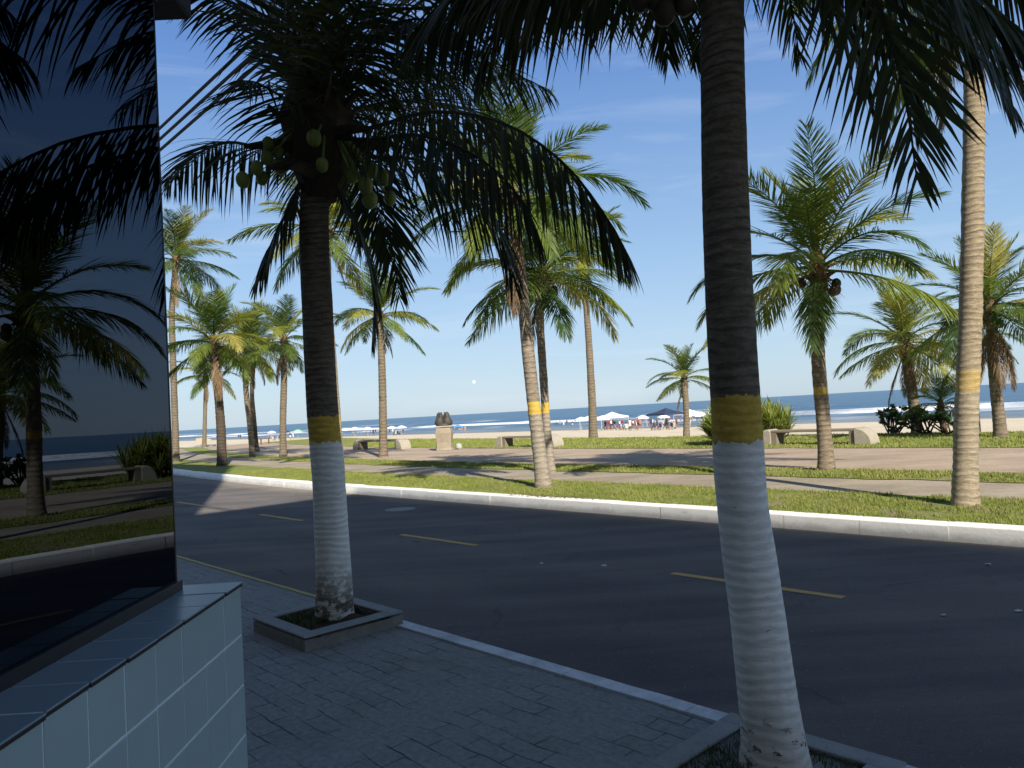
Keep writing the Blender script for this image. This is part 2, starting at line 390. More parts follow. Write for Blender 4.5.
M['fibre_n'] = simple('shaded_crown_fibre', (0.055, 0.040, 0.024), 0.95, 0.5, 14, 0.8)  # crown fibre again, darkened so its colour holds the near palms' shade
M['nut'] = simple('green_coconut', (0.20, 0.24, 0.05), 0.45, 0.35, 6, 0.1)
M['nut_b'] = simple('brown_coconut', (0.07, 0.05, 0.025), 0.6, 0.35, 6, 0.1)
M['stone'] = simple('bench_stone', (0.36, 0.32, 0.25), 0.9, 0.3, 7, 0.6)
M['slab'] = simple('bench_slab', (0.22, 0.18, 0.14), 0.9, 0.3, 7, 0.5)
M['rock'] = simple('pedestal_stone', (0.29, 0.245, 0.18), 0.9, 0.3, 5, 0.8)
M['bronze'] = simple('dark_bronze', (0.07, 0.065, 0.055), 0.5, 0.3, 9, 0.4)
M['soil'] = simple('soil', (0.06, 0.045, 0.03), 1.0, 0.5, 20, 1.0)
M['planter'] = simple('planter_stone', (0.22, 0.20, 0.17), 0.9, 0.4, 16, 0.8)
M['planter_top'] = simple('planter_cement', (0.28, 0.29, 0.28), 0.9, 0.3, 16, 0.6)
M['moss'] = mat_leaf('planter_grass', (0.035, 0.055, 0.015), (0.05, 0.075, 0.02), (0.09, 0.10, 0.03), 0.2)
M['blade'] = mat_leaf('grass_blade', (0.14, 0.20, 0.03), (0.20, 0.25, 0.04), (0.30, 0.28, 0.07), 0.35)

# ------------------------------------------------------------------ the setting
def koff(s):
    return 0.0032 * max(0.0, -s - 13.0) ** 2 if s > -60 else 0.0032 * 47 ** 2 + 0.30 * (-s - 60)

def strip(name, t0, t1, z0, z1, mat, s0=-60, s1=60, ds=2.0, curve=True, nt=1, wob=0.0, kind='structure'):
    mb = MB(); n = max(1, int((s1 - s0) / ds)); r = random.Random(hash(name) % 1000 if False else len(name) * 7)
    P = []
    for i in range(n + 1):
        s = s0 + (s1 - s0) * i / n; o = koff(s) if curve else 0
        for j in range(nt + 1):
            f = j / nt; w = (noise.noise(Vector((s * 1.3, t0 if j == 0 else t1, 0))) * wob) if j in (0, nt) else 0
            P.append(st(s, t0 + (t1 - t0) * f + o + w, z0 + (z1 - z0) * f))
    fs = [(i * (nt + 1) + j, (i + 1) * (nt + 1) + j, (i + 1) * (nt + 1) + j + 1, i * (nt + 1) + j + 1) for i in range(n) for j in range(nt)]
    mb.add(P, fs); o = mb.build(name, mat)
    if kind: tag(o, kind=kind)
    return o

S0, S1 = -70, 60
ROADZ = -0.12; PZ = 0.05
# wide ground under everything (town side and below the promenade)
mb = MB(); mb.add([st(-6000, -6000, -0.30), st(6000, -6000, -0.30), st(6000, 30, -0.30), st(-6000, 30, -0.30)], [(0, 1, 2, 3)])
tag(mb.build('ground', M['sand']), kind='structure')
strip('sidewalk', -60, 3.44, 0, 0, M['side'], S0, S1, curve=False)
strip('road', 3.40, 9.60, ROADZ, ROADZ, M['asphalt'], S0, S1, nt=6)
# gutter: thin pale sheet on the asphalt beside the yellow kerb
mb = MB(); P = []
for i in range(41):
    s = -12.5 + i * 0.165; w = 0.28 + 0.05 * noise.noise(Vector((s * 2, 3, 0))); e = max(0.02, min(1, (-5.85 - s) * 1.2)) if s > -6.9 else 1
    P += [st(s, 3.46, ROADZ + 0.004), st(s, 3.46 + w * e, ROADZ + 0.004)]
mb.add(P, [(2 * i, 2 * i + 2, 2 * i + 3, 2 * i + 1) for i in range(40)]); tag(mb.build('kerbside_strip', M['kerbside_strip']), kind='structure')

def kerb(name, t0, t1, z0, z1, mat, s0, s1, seg=1.0, curve=True, gap=0.0006):
    """individual kerb stones in one run"""
    mb = MB(); s = s0; k = 0; r = random.Random(int(abs(s0) * 10 + t0 * 10))
    while s < s1 - 0.05:
        e = min(s + seg, s1); dz = r.uniform(-0.006, 0.006); dt = r.uniform(-0.008, 0.008)
        n = 5
        a = [];
        for i in range(n):
            q = s + gap + (e - s - 2 * gap) * i / (n - 1); o = koff(q) if curve else 0
            wv = 0.006 * noise.noise(Vector((q * 3, t0, 1)))
            a += [st(q, t0 + o + dt + wv, z0), st(q, t0 + o + dt + wv + 0.012, z1 + dz - 0.012), st(q, t0 + o + dt + wv + 0.03, z1 + dz + wv), st(q, t1 + o, z1 + dz), st(q, t1 + o, z0)]
        fs = []
        for i in range(n - 1):
            for j in range(4): fs.append((i * 5 + j, (i + 1) * 5 + j, (i + 1) * 5 + j + 1, i * 5 + j + 1))
        fs += [(4, 3, 2, 1, 0), tuple((n - 1) * 5 + j for j in range(5))]
        mb.add(a, fs); s = e
    return tag(mb.build(name, mat), kind='structure')
kerb('far_kerb', 9.50, 9.80, -0.2, PZ + 0.015, M['kerb_w'], S0, S1)
# near kerb is flush with the pavement and drops to the road
def near_kerb(name, s0, s1, mat, w=0.14):
    mb = MB(); s = s0
    while s < s1 - 0.01:
        e = min(s + 0.9, s1); n = 5; a = []
        for i in range(n):
            q = s + 0.004 + (e - s - 0.008) * i / (n - 1); wv = 0.007 * noise.noise(Vector((q * 4, 2, 1)))
            a += [st(q, 3.50 - w + wv, -0.2), st(q, 3.50 - w + wv, 0.010), st(q, 3.475 + wv, 0.010), st(q, 3.492 + wv, -0.006), st(q, 3.50 + wv, -0.2)]
        fs = [(i * 5 + j, (i + 1) * 5 + j, (i + 1) * 5 + j + 1, i * 5 + j + 1) for i in range(n - 1) for j in range(4)]
        fs += [(4, 3, 2, 1, 0), tuple((n - 1) * 5 + j for j in range(5))]
        mb.add(a, fs); s = e
    return tag(mb.build(name, mat), kind='structure')
near_kerb('yellow_kerb', -60, -6.0, M['kerb_y'], 0.065)
near_kerb('near_kerb', -6.0, S1, M['kerb_n'])

strip('lawn', 9.78, 12.10, PZ, PZ, M['lawn'], S0, S1, nt=3)
strip('path', 12.0, 14.3, PZ - 0.012, PZ - 0.012, M['path1'], S0, S1)
strip('lawn', 14.15, 15.75, PZ, PZ, M['lawn'], S0, S1, ds=0.3, nt=1, wob=0.25)
strip('path', 15.5, 22.2, PZ - 0.012, PZ - 0.012, M['path2'], S0, S1, nt=2)
strip('lawn', 21.9, 29.0, PZ, PZ, M['lawn'], S0, S1, ds=0.4, nt=1, wob=0.25)
# beach: slopes down to the water, a long strip
mb = MB(); rows = []
ts = [28.5, 29.2, 30, 31, 34, 40, 50, 60, 70, 80, 90, 100, 112, 125, 150]
ss = [-6000, -2000, -800, -400] + [-300 + 5 * i for i in range(120)] + [400, 800, 6000]
for t in ts:
    for s in ss:
        z = sandz(t) + 0.035 if t > 29 else 0.0
        if 29 < t < 105: z += 0.07 * noise.noise(Vector((s * 0.15, t * 0.3, 0)))
        if t == 28.5: z = -0.1
        rows.append(st(s, t, z))
W = len(ss)
mb.add(rows, [(i * W + j, i * W + j + 1, (i + 1) * W + j + 1, (i + 1) * W + j) for i in range(len(ts) - 1) for j in range(W - 1)])
tag(mb.build('beach', M['sand'], smooth=True), kind='structure')
# filler behind the promenade lawns beyond the modelled reach
# sea with breakers
SEAZ = -2.78
def wave(s, t):
    sp = s + 14 * noise.noise(Vector((s * 0.008, t * 0.004, 3)))
    z = 0.0; f = 0.0
    for k, (tc_, h, w, seed) in enumerate([(133, 0.22, 3.5, 1), (150, 0.35, 2.4, 2), (166, 0.45, 3.0, 3), (181, 0.7, 2.6, 4), (205, 0.55, 3.5, 5), (232, 0.8, 3.4, 6), (262, 0.6, 5, 7), (300, 0.5, 6, 8)]):
        c = tc_ + 9 * noise.noise(Vector((s * 0.009, seed * 7.1, 0))) + 2 * noise.noise(Vector((s * 0.05, seed * 3.3, 0)))
        env = 0.5 + 1.1 * noise.noise(Vector((s * 0.011 + seed * 13.7, seed * 5.0, 1)))
        env = max(0.0, min(1.0, env + (0.2 if seed == 2 else 0.38 if seed == 4 else -0.05) + 0.5 * noise.noise(Vector((s * 0.045, seed * 2.0, 5)))))
        d = t - c
        prof = math.exp(-(d / w) ** 2) if d < 0 else math.exp(-(d / (w * 2.2)) ** 2)
        z += h * (0.35 + 0.65 * env) * prof
        fe = max(0.0, env - 0.6) * 2.4
        if -w * 2.4 < d < w * 0.45: f = max(f, min(1.0, fe * (1.25 if seed < 7 else 0.5)))
    if t < 140: f = max(f, 0.3 * max(0, noise.noise(Vector((s * 0.05, t * 0.25, 9))) + 0.1))
    return z, f
T0 = list(np.arange(104, 320, 1.3)); SSS = [-1500, -1000, -700] + list(np.arange(-560, 260, 3.0)) + [500, 1500]
vv = []; foam = []; shal = []
for t in T0:
    for s in SSS:
        z, f = wave(s, t); vv.append(st(s, t, SEAZ + z)); foam.append(f); shal.append(max(0, min(0.85, (150 - t) / 45)))
W = len(SSS)
ff = [(i * W + j, i * W + j + 1, (i + 1) * W + j + 1, (i + 1) * W + j) for i in range(len(T0) - 1) for j in range(W - 1)]
b = len(vv)
TL = T0[-1]
far = [st(-1500, TL, SEAZ), st(1500, TL, SEAZ), st(25000, 1500, SEAZ), st(25000, 25000, SEAZ), st(-25000, 25000, SEAZ), st(-25000, 1500, SEAZ),
       st(-25000, 104, SEAZ), st(-1500, 104, SEAZ), st(1500, 104, SEAZ), st(25000, 104, SEAZ)]
vv += far; foam += [0] * 10; shal += [0] * 10
ff += [(b, b + 1, b + 2, b + 3, b + 4, b + 5), (b + 6, b + 7, b, b + 5), (b + 8, b + 9, b + 2, b + 1)]
me = bpy.data.meshes.new('sea'); me.from_pydata([tuple(v) for v in vv], [], ff); me.update(); me.materials.append(M['sea'])
a1 = me.attributes.new('foam', 'FLOAT', 'POINT'); a1.data.foreach_set('value', foam)
a2 = me.attributes.new('shallow', 'FLOAT', 'POINT'); a2.data.foreach_set('value', shal)
me.polygons.foreach_set('use_smooth', [True] * len(me.polygons))
o = bpy.data.objects.new('sea', me); COL.objects.link(o); tag(o, kind='structure')

# road dashes
for k in range(-9, 6):
    s = -4.69 + 4.92 * k; mb = MB(); n = 8; P = []
    for i in range(n + 1):
        q = s + 1.78 * i / n; o_ = koff(q) * 0.6
        P += [st(q, 6.44 + o_ + 0.006 * noise.noise(Vector((q * 5, 0, 0))), ROADZ + 0.004), st(q, 6.54 + o_ + 0.006 * noise.noise(Vector((q * 5, 4, 0))), ROADZ + 0.004)]
    mb.add(P, [(2 * i, 2 * i + 2, 2 * i + 3, 2 * i + 1) for i in range(n)])
    tag(mb.build('road_marking', M['line']), kind='structure')

# ------------------------------------------------------------------ buildings
def tile_material(name, c, rough):
    m = Mat(name, rough, 0.5); m.color(m.mix(m.noise(m.coord(), 3, 5), tuple(x * 0.86 for x in c), tuple(x * 1.08 for x in c)))
    m.bump(m.noise(m.coord(), 2.5, 3), 0.12, 0.01); return m.m
M['tile'] = tile_material('glazed_wall_tile', (0.38, 0.46, 0.44), 0.28)
M['tile_top'] = tile_material('glazed_ledge_tile', (0.24, 0.31, 0.35), 0.3)
M['grout'] = simple('pale_grout', (0.72, 0.78, 0.78), 0.9, 0.08, 20, 0.2)
M['clay'] = simple('bare_clay_edge', (0.045, 0.03, 0.025), 0.9, 0.3, 20, 0.3)
M['frame'] = simple('black_metal_frame', (0.018, 0.016, 0.016), 0.45, 0.2, 10, 0.1)
M['soffit'] = simple('dark_canopy_paint', (0.035, 0.03, 0.03), 0.7, 0.3, 6, 0.2)
M['plaster'] = simple('beige_render', (0.50, 0.46, 0.40), 0.9, 0.1, 3, 0.2)
M['glass_dk'] = simple('window_glass_dark', (0.03, 0.04, 0.05), 0.08, 0.1, 2, 0)
m = Mat('mirrored_dark_glass'); g = m.n.new('ShaderNodeBsdfGlossy'); g.inputs['Roughness'].default_value = 0.0
lw = m.n.new('ShaderNodeLayerWeight'); lw.inputs['Blend'].default_value = 0.35
m.l.new(m.ramp(lw.outputs['Fresnel'], [(0.0, (0.050, 0.060, 0.076)), (1.0, (0.11, 0.125, 0.148))]), g.inputs[0])
bp = m.n.new('ShaderNodeBump'); bp.inputs['Strength'].default_value = 0.015; bp.inputs['Distance'].default_value = 0.05
m.l.new(m.noise(m.coord(), 1.2, 1), bp.inputs['Height']); m.l.new(bp.outputs[0], g.inputs['Normal'])
m.l.new(g.outputs[0], m.out.inputs[0]); M['mirror'] = m.m

shop = empty('corner_building', (-1.43, 3.13, 0), math.radians(1.2))
tag(shop, 'corner building with mirrored dark glass above a low pale tiled wall', 'building')
def L(p): return Vector(p) - Vector((-1.43, 3.13, 0))
XO, XG, YE, ZL = -1.208, -1.43, 3.24, 0.975
YB = -0.6
TP = 0.200                     # tile pitch
# tile wall (grout bed), tiles proud of it
mb = MB(); mb.box(L(((XO - 1.6) / 1 + 0.8 - 0.004, (YB + YE) / 2 - 0.003, ZL / 2 - 0.006)), (1.6 - 0.0, YE - YB - 0.004, ZL - 0.012)); mb.build('wall', M['grout'], shop)
mb = MB(); k = 0; y = YE
rt = random.Random(3)
while y > YB + 0.05:
    for j in range(5):
        z1 = ZL - 0.004 - j * 0.2085; z0 = max(0.0, z1 - 0.2025)
        if z1 < 0.02: continue
        t_ = rt.uniform(0, 0.0015)
        mb.box(L((XO - 0.008 + t_, y - TP / 2, (z0 + z1) / 2)), (0.012, TP - 0.008, z1 - z0 - 0.002))
    y -= TP
x = XO
while x > -2.8:                                  # end face
    for j in range(5):
        z1 = ZL - 0.004 - j * 0.2085; z0 = max(0.0, z1 - 0.2025)
        if z1 > 0.02: mb.box(L((x - TP / 2, YE - 0.006, (z0 + z1) / 2)), (TP - 0.008, 0.012, z1 - z0 - 0.002))
    x -= TP
bevel(mb.build('wall_tiles', M['tile'], shop), 0.0015, 1)
mb = MB(); mc = MB(); y = YE + 0.004
while y > YB + 0.05:
    dz = rt.uniform(-0.001, 0.002); dx = rt.uniform(-0.003, 0.004)
    mb.box(L(((XO + XG) / 2 - 0.045 + dx, y - TP / 2, ZL + 0.008 + dz)), (XO - XG + 0.10, TP - 0.009, 0.006))
    mc.box(L(((XO + XG) / 2 - 0.046 + dx, y - TP / 2, ZL - 0.0005 + dz)), (XO - XG + 0.10, TP - 0.011, 0.011))
    y -= TP
bevel(mb.build('ledge_tiles', M['tile_top'], shop), 0.001, 1); mc.build('ledge_tile_backing', M['clay'], shop)
mb = MB(); mb.box(L(((XO + XG) / 2 - 0.05, (YB + YE) / 2, ZL + 0.0035)), (XO - XG + 0.088, YE - YB - 0.01, 0.0125))
mb.build('ledge_grout', M['grout'], shop)
# glass pane and frame
mb = MB(); mb.box(L((XG - 0.01, (YB + 3.125) / 2, (1.025 + 3.485) / 2)), (0.012, 3.125 - YB, 3.485 - 1.025))
mb.build('glass_pane', M['mirror'], shop)
mb = MB(); mb.box(L((XG - 0.008, (YB + 3.15) / 2, 1.003)), (0.045, 3.15 - YB, 0.05))
mb.box(L((XG - 0.012, 3.133, 2.26)), (0.02, 0.014, 2.48))
mb.box(L((XG - 0.01, (YB + 3.15) / 2, 3.51)), (0.04, 3.15 - YB, 0.05))
bevel(mb.build('window_frame', M['frame'], shop), 0.003, 1)
mb = MB(); mb.box(L((XG - 0.9, 3.132, 2.26)), (1.74, 0.01, 2.48)); mb.build('end_glass', M['mirror'], shop)
mb = MB(); mb.box(L((-1.955, 1.3, 3.625)), (1.16, 4.20, 0.17))
mb.box(L((-1.955, 1.3, 3.755)), (1.20, 4.24, 0.09)); bevel(mb.build('canopy', M['soffit'], shop), 0.01, 1)
# tower of the same building, set back from the street
def tower(parent, orig, s0, s1, t0, t1, h, z0=0.0, wins=True, floors=8):
    rz = math.atan2(SV.y, SV.x)
    mb = MB(); c = st((s0 + s1) / 2, (t0 + t1) / 2, (h + z0) / 2) - orig
    mb.box(c, (s1 - s0, t1 - t0, h - z0), rz); mb.build('wall', M['plaster'], parent)
    mb = MB(); mb.box(st((s0 + s1) / 2, (t0 + t1) / 2, h + 0.15) - orig, (s1 - s0 + 0.3, t1 - t0 + 0.3, 0.3), rz); mb.build('roof', M['plaster'], parent)
    fh = (h - 3.8) / floors; n = max(2, int((s1 - s0) / 4))
    for i in range(floors):
        for j in range(n):
            s = s0 + (j + 0.5) * (s1 - s0) / n
            w = MB(); w.box(st(s, t1 + 0.02, 3.8 + (i + 0.55) * fh) - orig, (2.0, 0.06, 1.3), rz); wo = w.build('window', M['frame'], parent)
            g_ = MB(); g_.box(st(s, t1 + 0.055, 3.8 + (i + 0.55) * fh) - orig, (1.86, 0.02, 1.16), rz); g_.build('pane', M['glass_dk'], wo)
orig = Vector((-1.43, 3.13, 0))
tower(shop, orig, -14.0, -0.57, -14.0, -1.5, 24.0)
apt = empty('apartment_building', st(20, -2, 0))
tag(apt, 'tall beige apartment building shading the near pavement and road', 'building')
tower(apt, st(20, -2, 0), 8.6, 34, -22, -2.0, 19.2, floors=6)

# ------------------------------------------------------------------ palms
def catmull(P, n):
    P = [Vector(p) for p in P]; P = [P[0] * 2 - P[1]] + P + [P[-1] * 2 - P[-2]]; out = []
    segs = len(P) - 3
    for k in range(n + 1):
        x = k / n * segs; i = min(int(x), segs - 1); t = x - i
        a, b_, c, d = P[i:i + 4]
        out.append(0.5 * ((2 * b_) + (c - a) * t + (2 * a - 5 * b_ + 4 * c - d) * t * t + (3 * b_ - a - 3 * c + d) * t ** 3))
    return out

def frond_mesh(pts, leaf=0.8, n=50, width=0.035, droop=0.5, seed=0, mat=None, name='frond', nseg=3, r0=0.022, ragged=0.08, start=0.14, vee=0.25, hang=0.0, roll=0.0):
    """coconut frond: tapered rachis and two rows of narrow leaflets that droop with gravity"""
    R = random.Random(seed); mb = MB(); K = 18
    C = catmull(pts, K)
    mb.tube(C, [r0 * (1.0 - 0.86 * (i / K) ** 0.8) * (1.7 if i == 0 else 1) for i in range(K + 1)], n=5)
    V = mb.v; Fc = mb.f
    side_prev = None
    for i in range(n):
        u = start + (1 - start) * (i + 0.5) / n
        x = u * K; k = min(int(x), K - 1); fr = x - k
        for sgn in (-1, 1):
            if R.random() < ragged * 0.5: continue
            p = C[k].lerp(C[k + 1], min(1, max(0, fr + R.uniform(-.15, .15))))
            T = (C[k + 1] - C[k]).normalized()
            sd_ = T.cross(Vector((0, 0, 1)))
            if sd_.length < 0.25:
                sd_ = (side_prev if side_prev is not None else Vector((1, 0, 0)))
            sd_ = (sd_ - T * sd_.dot(T)).normalized(); side_prev = sd_
            upv = sd_.cross(T).normalized()
            if upv.z < 0 and abs(T.z) < 0.95: upv = -upv
            if roll:
                Q = Matrix.Rotation(math.radians(roll), 3, T); sr = Q @ sd_; upr = Q @ upv
            else: sr, upr = sd_, upv
            prof = min(1.0, 0.45 + 2.6 * (u - start)) * (1.0 - 0.72 * max(0, (u - 0.45) / 0.55) ** 1.6)
            l = leaf * prof * R.uniform(0.86, 1.06)
            if R.random() < ragged: l *= R.uniform(0.35, 0.8)
            sweep = math.radians(26 + 34 * u + R.uniform(-10, 10))
            d = (sr * sgn * math.cos(sweep) + T * math.sin(sweep) + upr * (vee + R.uniform(-.12, .12))).normalized()
            dr = droop * R.uniform(0.7, 1.35)
            d = (d + Vector((0, 0, -1)) * dr * 0.48).normalized(); dr *= 0.42
            w = width * (0.55 + 0.45 * prof) * R.uniform(0.8, 1.15)
            # width direction: mostly along the rachis, random twist
            wd = (T + upv * R.uniform(-0.5, 0.5)); wd = (wd - d * wd.dot(d)).normalized()
            b0 = len(V); q = p.copy(); dd = d.copy(); prev = []
            for j in range(nseg + 1):
                f = j / nseg
                ww = w * (0.45, 1.0, 0.8, 0.0)[j] if nseg == 3 else w * (0.45, 1.0, 0.95, 0.65, 0.0)[j]
                if j == nseg: V.append(tuple(q))
                else:
                    V.append(tuple(q + wd * ww * 0.5)); V.append(tuple(q - wd * ww * 0.5))
                g_ = Vector((0, 0, -1))
                dd = (dd + g_ * dr * (1.0 / nseg) * (1 + f * 1.2)).normalized()
                if hang: dd = (dd + g_ * hang).normalized()
                q = q + dd * l / nseg
            for j in range(nseg - 1):
                a = b0 + 2 * j; Fc.append((a, a + 1, a + 3, a + 2)); mb.m.append(0)
            a = b0 + 2 * (nseg - 1); Fc.append((a, a + 1, a + 2)); mb.m.append(0)
    me = bpy.data.meshes.new(name); me.from_pydata(V, [], Fc); me.update(); me.materials.append(mat)
    return me

def rachis(e0, bend, Lr, n=7, curl=0.0, e_pow=1.25):
    P = [Vector((0, 0, 0))]; m_ = 24; p = Vector((0, 0, 0)); out = [p.copy()]
    for i in range(m_):
        u = (i + 0.5) / m_; e = math.radians(e0 - bend * u ** e_pow); az = curl * u
        p = p + Vector((math.cos(e) * math.cos(az), math.cos(e) * math.sin(az), math.sin(e))) * (Lr / m_)
        if (i + 1) % (m_ // n if m_ // n else 1) == 0 or i == m_ - 1: out.append(p.copy())
    return out

# frond library of unit length 3 m, pointing along +X
LIB = {}
def lib(e0, var, matk):
    key = (e0, var, matk)
    if key not in LIB:
        rr = random.Random(e0 * 7 + var * 131 + 5)
        bend = {82: 38, 66: 62, 50: 82, 34: 88, 16: 78, -4: 64, -28: 42, -55: 22}[e0] * rr.uniform(0.6, 1.0)
        P = rachis(e0, bend, 3.0, 7, rr.uniform(-0.35, 0.35))
        dr = {82: 0.18, 66: 0.28, 50: 0.42, 34: 0.6, 16: 0.85, -4: 1.1, -28: 1.2, -55: 1.1}[e0]
        LIB[key] = frond_mesh(P, 0.92, 105, 0.030, dr * 0.85, seed=e0 * 31 + var, mat=M[matk], ragged=0.14, r0=0.035)
    return LIB[key]

def trunk_mesh(pts, r_base, r_top, ringh, mat, parent, flare=1.35, nside=14, seed=0, name='trunk', ringamp=0.03):
    Ltot = sum((pts[i + 1] - pts[i]).length for i in range(len(pts) - 1)); n = max(12, int(Ltot / ringh))
    C = catmull(pts, n); mb = MB(); R = random.Random(seed); V = []
    rings = []
    for i, c in enumerate(C):
        u = i / n; h = u * Ltot
        r = r_base + (r_top - r_base) * min(1, u * 1.15)
        r *= 1 + (flare - 1) * math.exp(-max(0, h - (0.4 if pts[0].z < -0.2 else 0)) / 0.22)
        r *= 1 + (ringamp if i % 2 == 0 else -ringamp) * R.uniform(0.3, 1.3)
        a = C[max(0, i - 1)]; b_ = C[min(n, i + 1)]; t = (b_ - a).normalized()
        x = (Vector((1, 0, 0)) - t * t.x).normalized(); y = t.cross(x)
        for k in range(nside):
            an = 2 * math.pi * k / nside
            q = 1 + 0.05 * noise.noise(Vector((math.cos(an) * 1.5, math.sin(an) * 1.5, h * 3 + seed))) + (0.10 * math.exp(-h / 0.18) * noise.noise(Vector((math.cos(an) * 3, math.sin(an) * 3, seed + h * 2))) * 2)
            V.append(c + (x * math.cos(an) + y * math.sin(an)) * r * q)
    fs = [(i * nside + k, i * nside + (k + 1) % nside, (i + 1) * nside + (k + 1) % nside, (i + 1) * nside + k) for i in range(n) for k in range(nside)]
    fs.append(tuple(n * nside + k for k in range(nside)))
    mb.add(V, fs); return mb.build(name, mat, parent, smooth=True)

def crown_heart(c, size, mat, parent, seed):
    """sheaths, fibre and leaf bases at the top of the trunk"""
    R = random.Random(seed); mb = MB()
    mb.tube([c + Vector((0, 0, -0.55 * size)), c + Vector((0, 0, -0.25 * size)), c + Vector((0, 0, 0.15 * size)), c + Vector((0, 0, 0.5 * size)), c + Vector((0, 0, 0.9 * size))],
            [0.15 * size, 0.24 * size, 0.28 * size, 0.17 * size, 0.03 * size], 9, jit=0.12, rng=R)
    for i in range(16):
        az = i * 2.4; e = R.uniform(-0.4, 1.2); d = Vector((math.cos(az) * math.cos(e), math.sin(az) * math.cos(e), math.sin(e)))
        a = c + Vector((0, 0, R.uniform(-0.4, 0.2) * size)) + d * 0.1 * size
        mb.tube([a, a + d * 0.28 * size + Vector((0, 0, .03)), a + d * 0.5 * size], [0.07 * size, 0.045 * size, 0.02 * size], 5)
    for i in range(10 if size < 0.95 else 0):          # hanging stubs and spathes
        az = i * 2.1 + 1; d = Vector((math.cos(az), math.sin(az), 0)); a = c + d * 0.12 * size + Vector((0, 0, -0.3 * size))
        mb.tube([a, a + d * 0.15 * size + Vector((0, 0, -.1 * size)), a + d * 0.2 * size + Vector((0, 0, -R.uniform(.3, .6) * size))], [0.04 * size, 0.03 * size, 0.008], 4)
    return mb.build('crown_heart', mat, parent, smooth=False)

def coconuts(c, spots, r, mat, parent):
    for k, p in enumerate(spots):
        rr = r * RNG.uniform(0.85, 1.1); mb = MB(); p = Vector(p)
        mb.ellip(p, (rr, rr, rr * 1.22), 12, 8, M=Matrix.Rotation(RNG.uniform(-.4, .4), 3, 'X'), bump=0.06, seed=k)
        d = (Vector(c) - p); mb.tube([p + d.normalized() * rr * 0.9, p + d * 0.6 + Vector((0, 0, 0.05)), Vector(c)], [0.012, 0.011, 0.016], 4)
        mb.build('coconut', mat, parent, smooth=True)

def far_palm(label, base, pxs, crown, w0, w1, R, nf=30, barkk='bark_G', seed=1, nuts=0, dead=2, up=0.92, yellow=0.2, group='coconut palms on the promenade', cat='palm tree', flare=1.3):
    """base pixel on the lawn, trunk pixels upward at the same distance, crown pixel, widths in px, frond length in m"""
    B = ground(*base); Y = B.y; rr = random.Random(seed)
    root = empty('palm_tree', B); tag(root, label, cat, group)
    pts = [Vector((0, 0, -0.4))] + [at(u, v, Y) - B for u, v in pxs] + [at(crown[0], crown[1], Y) - B]
    px = Y / F_PX
    trunk_mesh(pts, w0 * px / 2 * 0.84, w1 * px / 2 * 0.80, 0.11 if Y > 14 else 0.07, M[barkk], root, flare=flare, seed=seed, nside=12)
    c = pts[-1]; k = R / 3.0
    crown_heart(c, 0.62 * k + 0.1, M['fibre'], root, seed)
    els = []
    for i in range(nf):
        f = (i + 0.5) / nf
        els.append(82 - f ** 1.1 * 112 * up)
    ga = 2.39996; az0 = rr.uniform(0, 6.28)
    keys = [82, 66, 50, 34, 16, -4, -28, -55]
    for i, e in enumerate(els):
        e += rr.uniform(-8, 8); ek = min(keys, key=lambda q: abs(q - e))
        mk = 'leaf_y' if (rr.random() < yellow and f > 0.2) else 'leaf'
        o = bpy.data.objects.new('frond', lib(ek, rr.randint(0, 1), mk)); COL.objects.link(o); o.parent = root
        o.location = c + Vector((0, 0, 0.12 * (1 - i / nf) * 2 * k)); sc = k * rr.uniform(0.85, 1.12) * (0.85 if e > 70 else 1)
        o.scale = (sc, sc, sc); o.rotation_euler = (rr.uniform(-.15, .15), (ek - e) * math.pi / 180 * 0.6, az0 + i * ga + rr.uniform(-.25, .25))
    for i in range(dead):
        o = bpy.data.objects.new('dry_frond', lib(-55, i % 2, 'leaf_dead')); COL.objects.link(o); o.parent = root
        o.location = c + Vector((0, 0, -0.2)); sc = k * rr.uniform(0.5, 0.8); o.scale = (sc, sc * 0.7, sc); o.rotation_euler = (0, 0.15, rr.uniform(0, 6.28))
    if nuts:
        sp = []
        for i in range(nuts):
            az = rr.uniform(0, 6.28); ra = rr.uniform(0.22, 0.42)
            sp.append(c + Vector((math.cos(az) * ra, math.sin(az) * ra, -rr.uniform(0.15, 0.6))))
        coconuts(c, sp, 0.10, M['nut_b'], root)
    return root

far_palm('leaning palm with pale yellow-banded trunk on the kerbside lawn, in front of a thinner one', (545, 487), [(538, 440), (530, 370), (523, 300), (517, 245)], (513, 208), 17, 14, 2.9, 28, 'bark_M', 11, 3, 1)
far_palm('slim palm with dark coconuts directly behind the leaning yellow-banded palm', (552, 472), [(547, 430), (543, 370), (540, 320)], (542, 280), 10, 10, 2.75, 28, 'bark_M', 12, 12, 1)
far_palm('tall palm with smooth bare pole-like trunk at the edge of the sand', (593, 438), [(592, 400), (588, 330)], (582, 258), 11, 7, 2.8, 18, 'bark_G', 13, 0, 1)
far_palm('small low young palm at the sand edge beside the navy marquee', (686, 436), [(686, 405)], (684, 380), 6.5, 8, 2.0, 20, 'bark_G', 14, 0, 1, up=0.85)
far_palm('full-crowned palm standing in front of the stone bench with a spiky bush', (826, 470), [(824, 430), (819, 370), (817, 320)], (818, 272), 17, 16, 3.05, 23, 'bark_F', 45, 8, 0, up=0.95)
far_palm('palm with yellowing drooping fronds rising out of the dark bushes', (918, 432), [(913, 400)], (905, 345), 12, 13, 2.9, 24, 'bark_G', 16, 4, 4, yellow=0.5)
far_palm('tall thick palm trunk with pale ringed bark at the right, crown above the picture', (963, 505), [(966, 430), (971, 300), (974, 120), (975, 0)], (977, -75), 28, 22, 3.2, 24, 'bark_L', 17, 0, 1, flare=1.25)
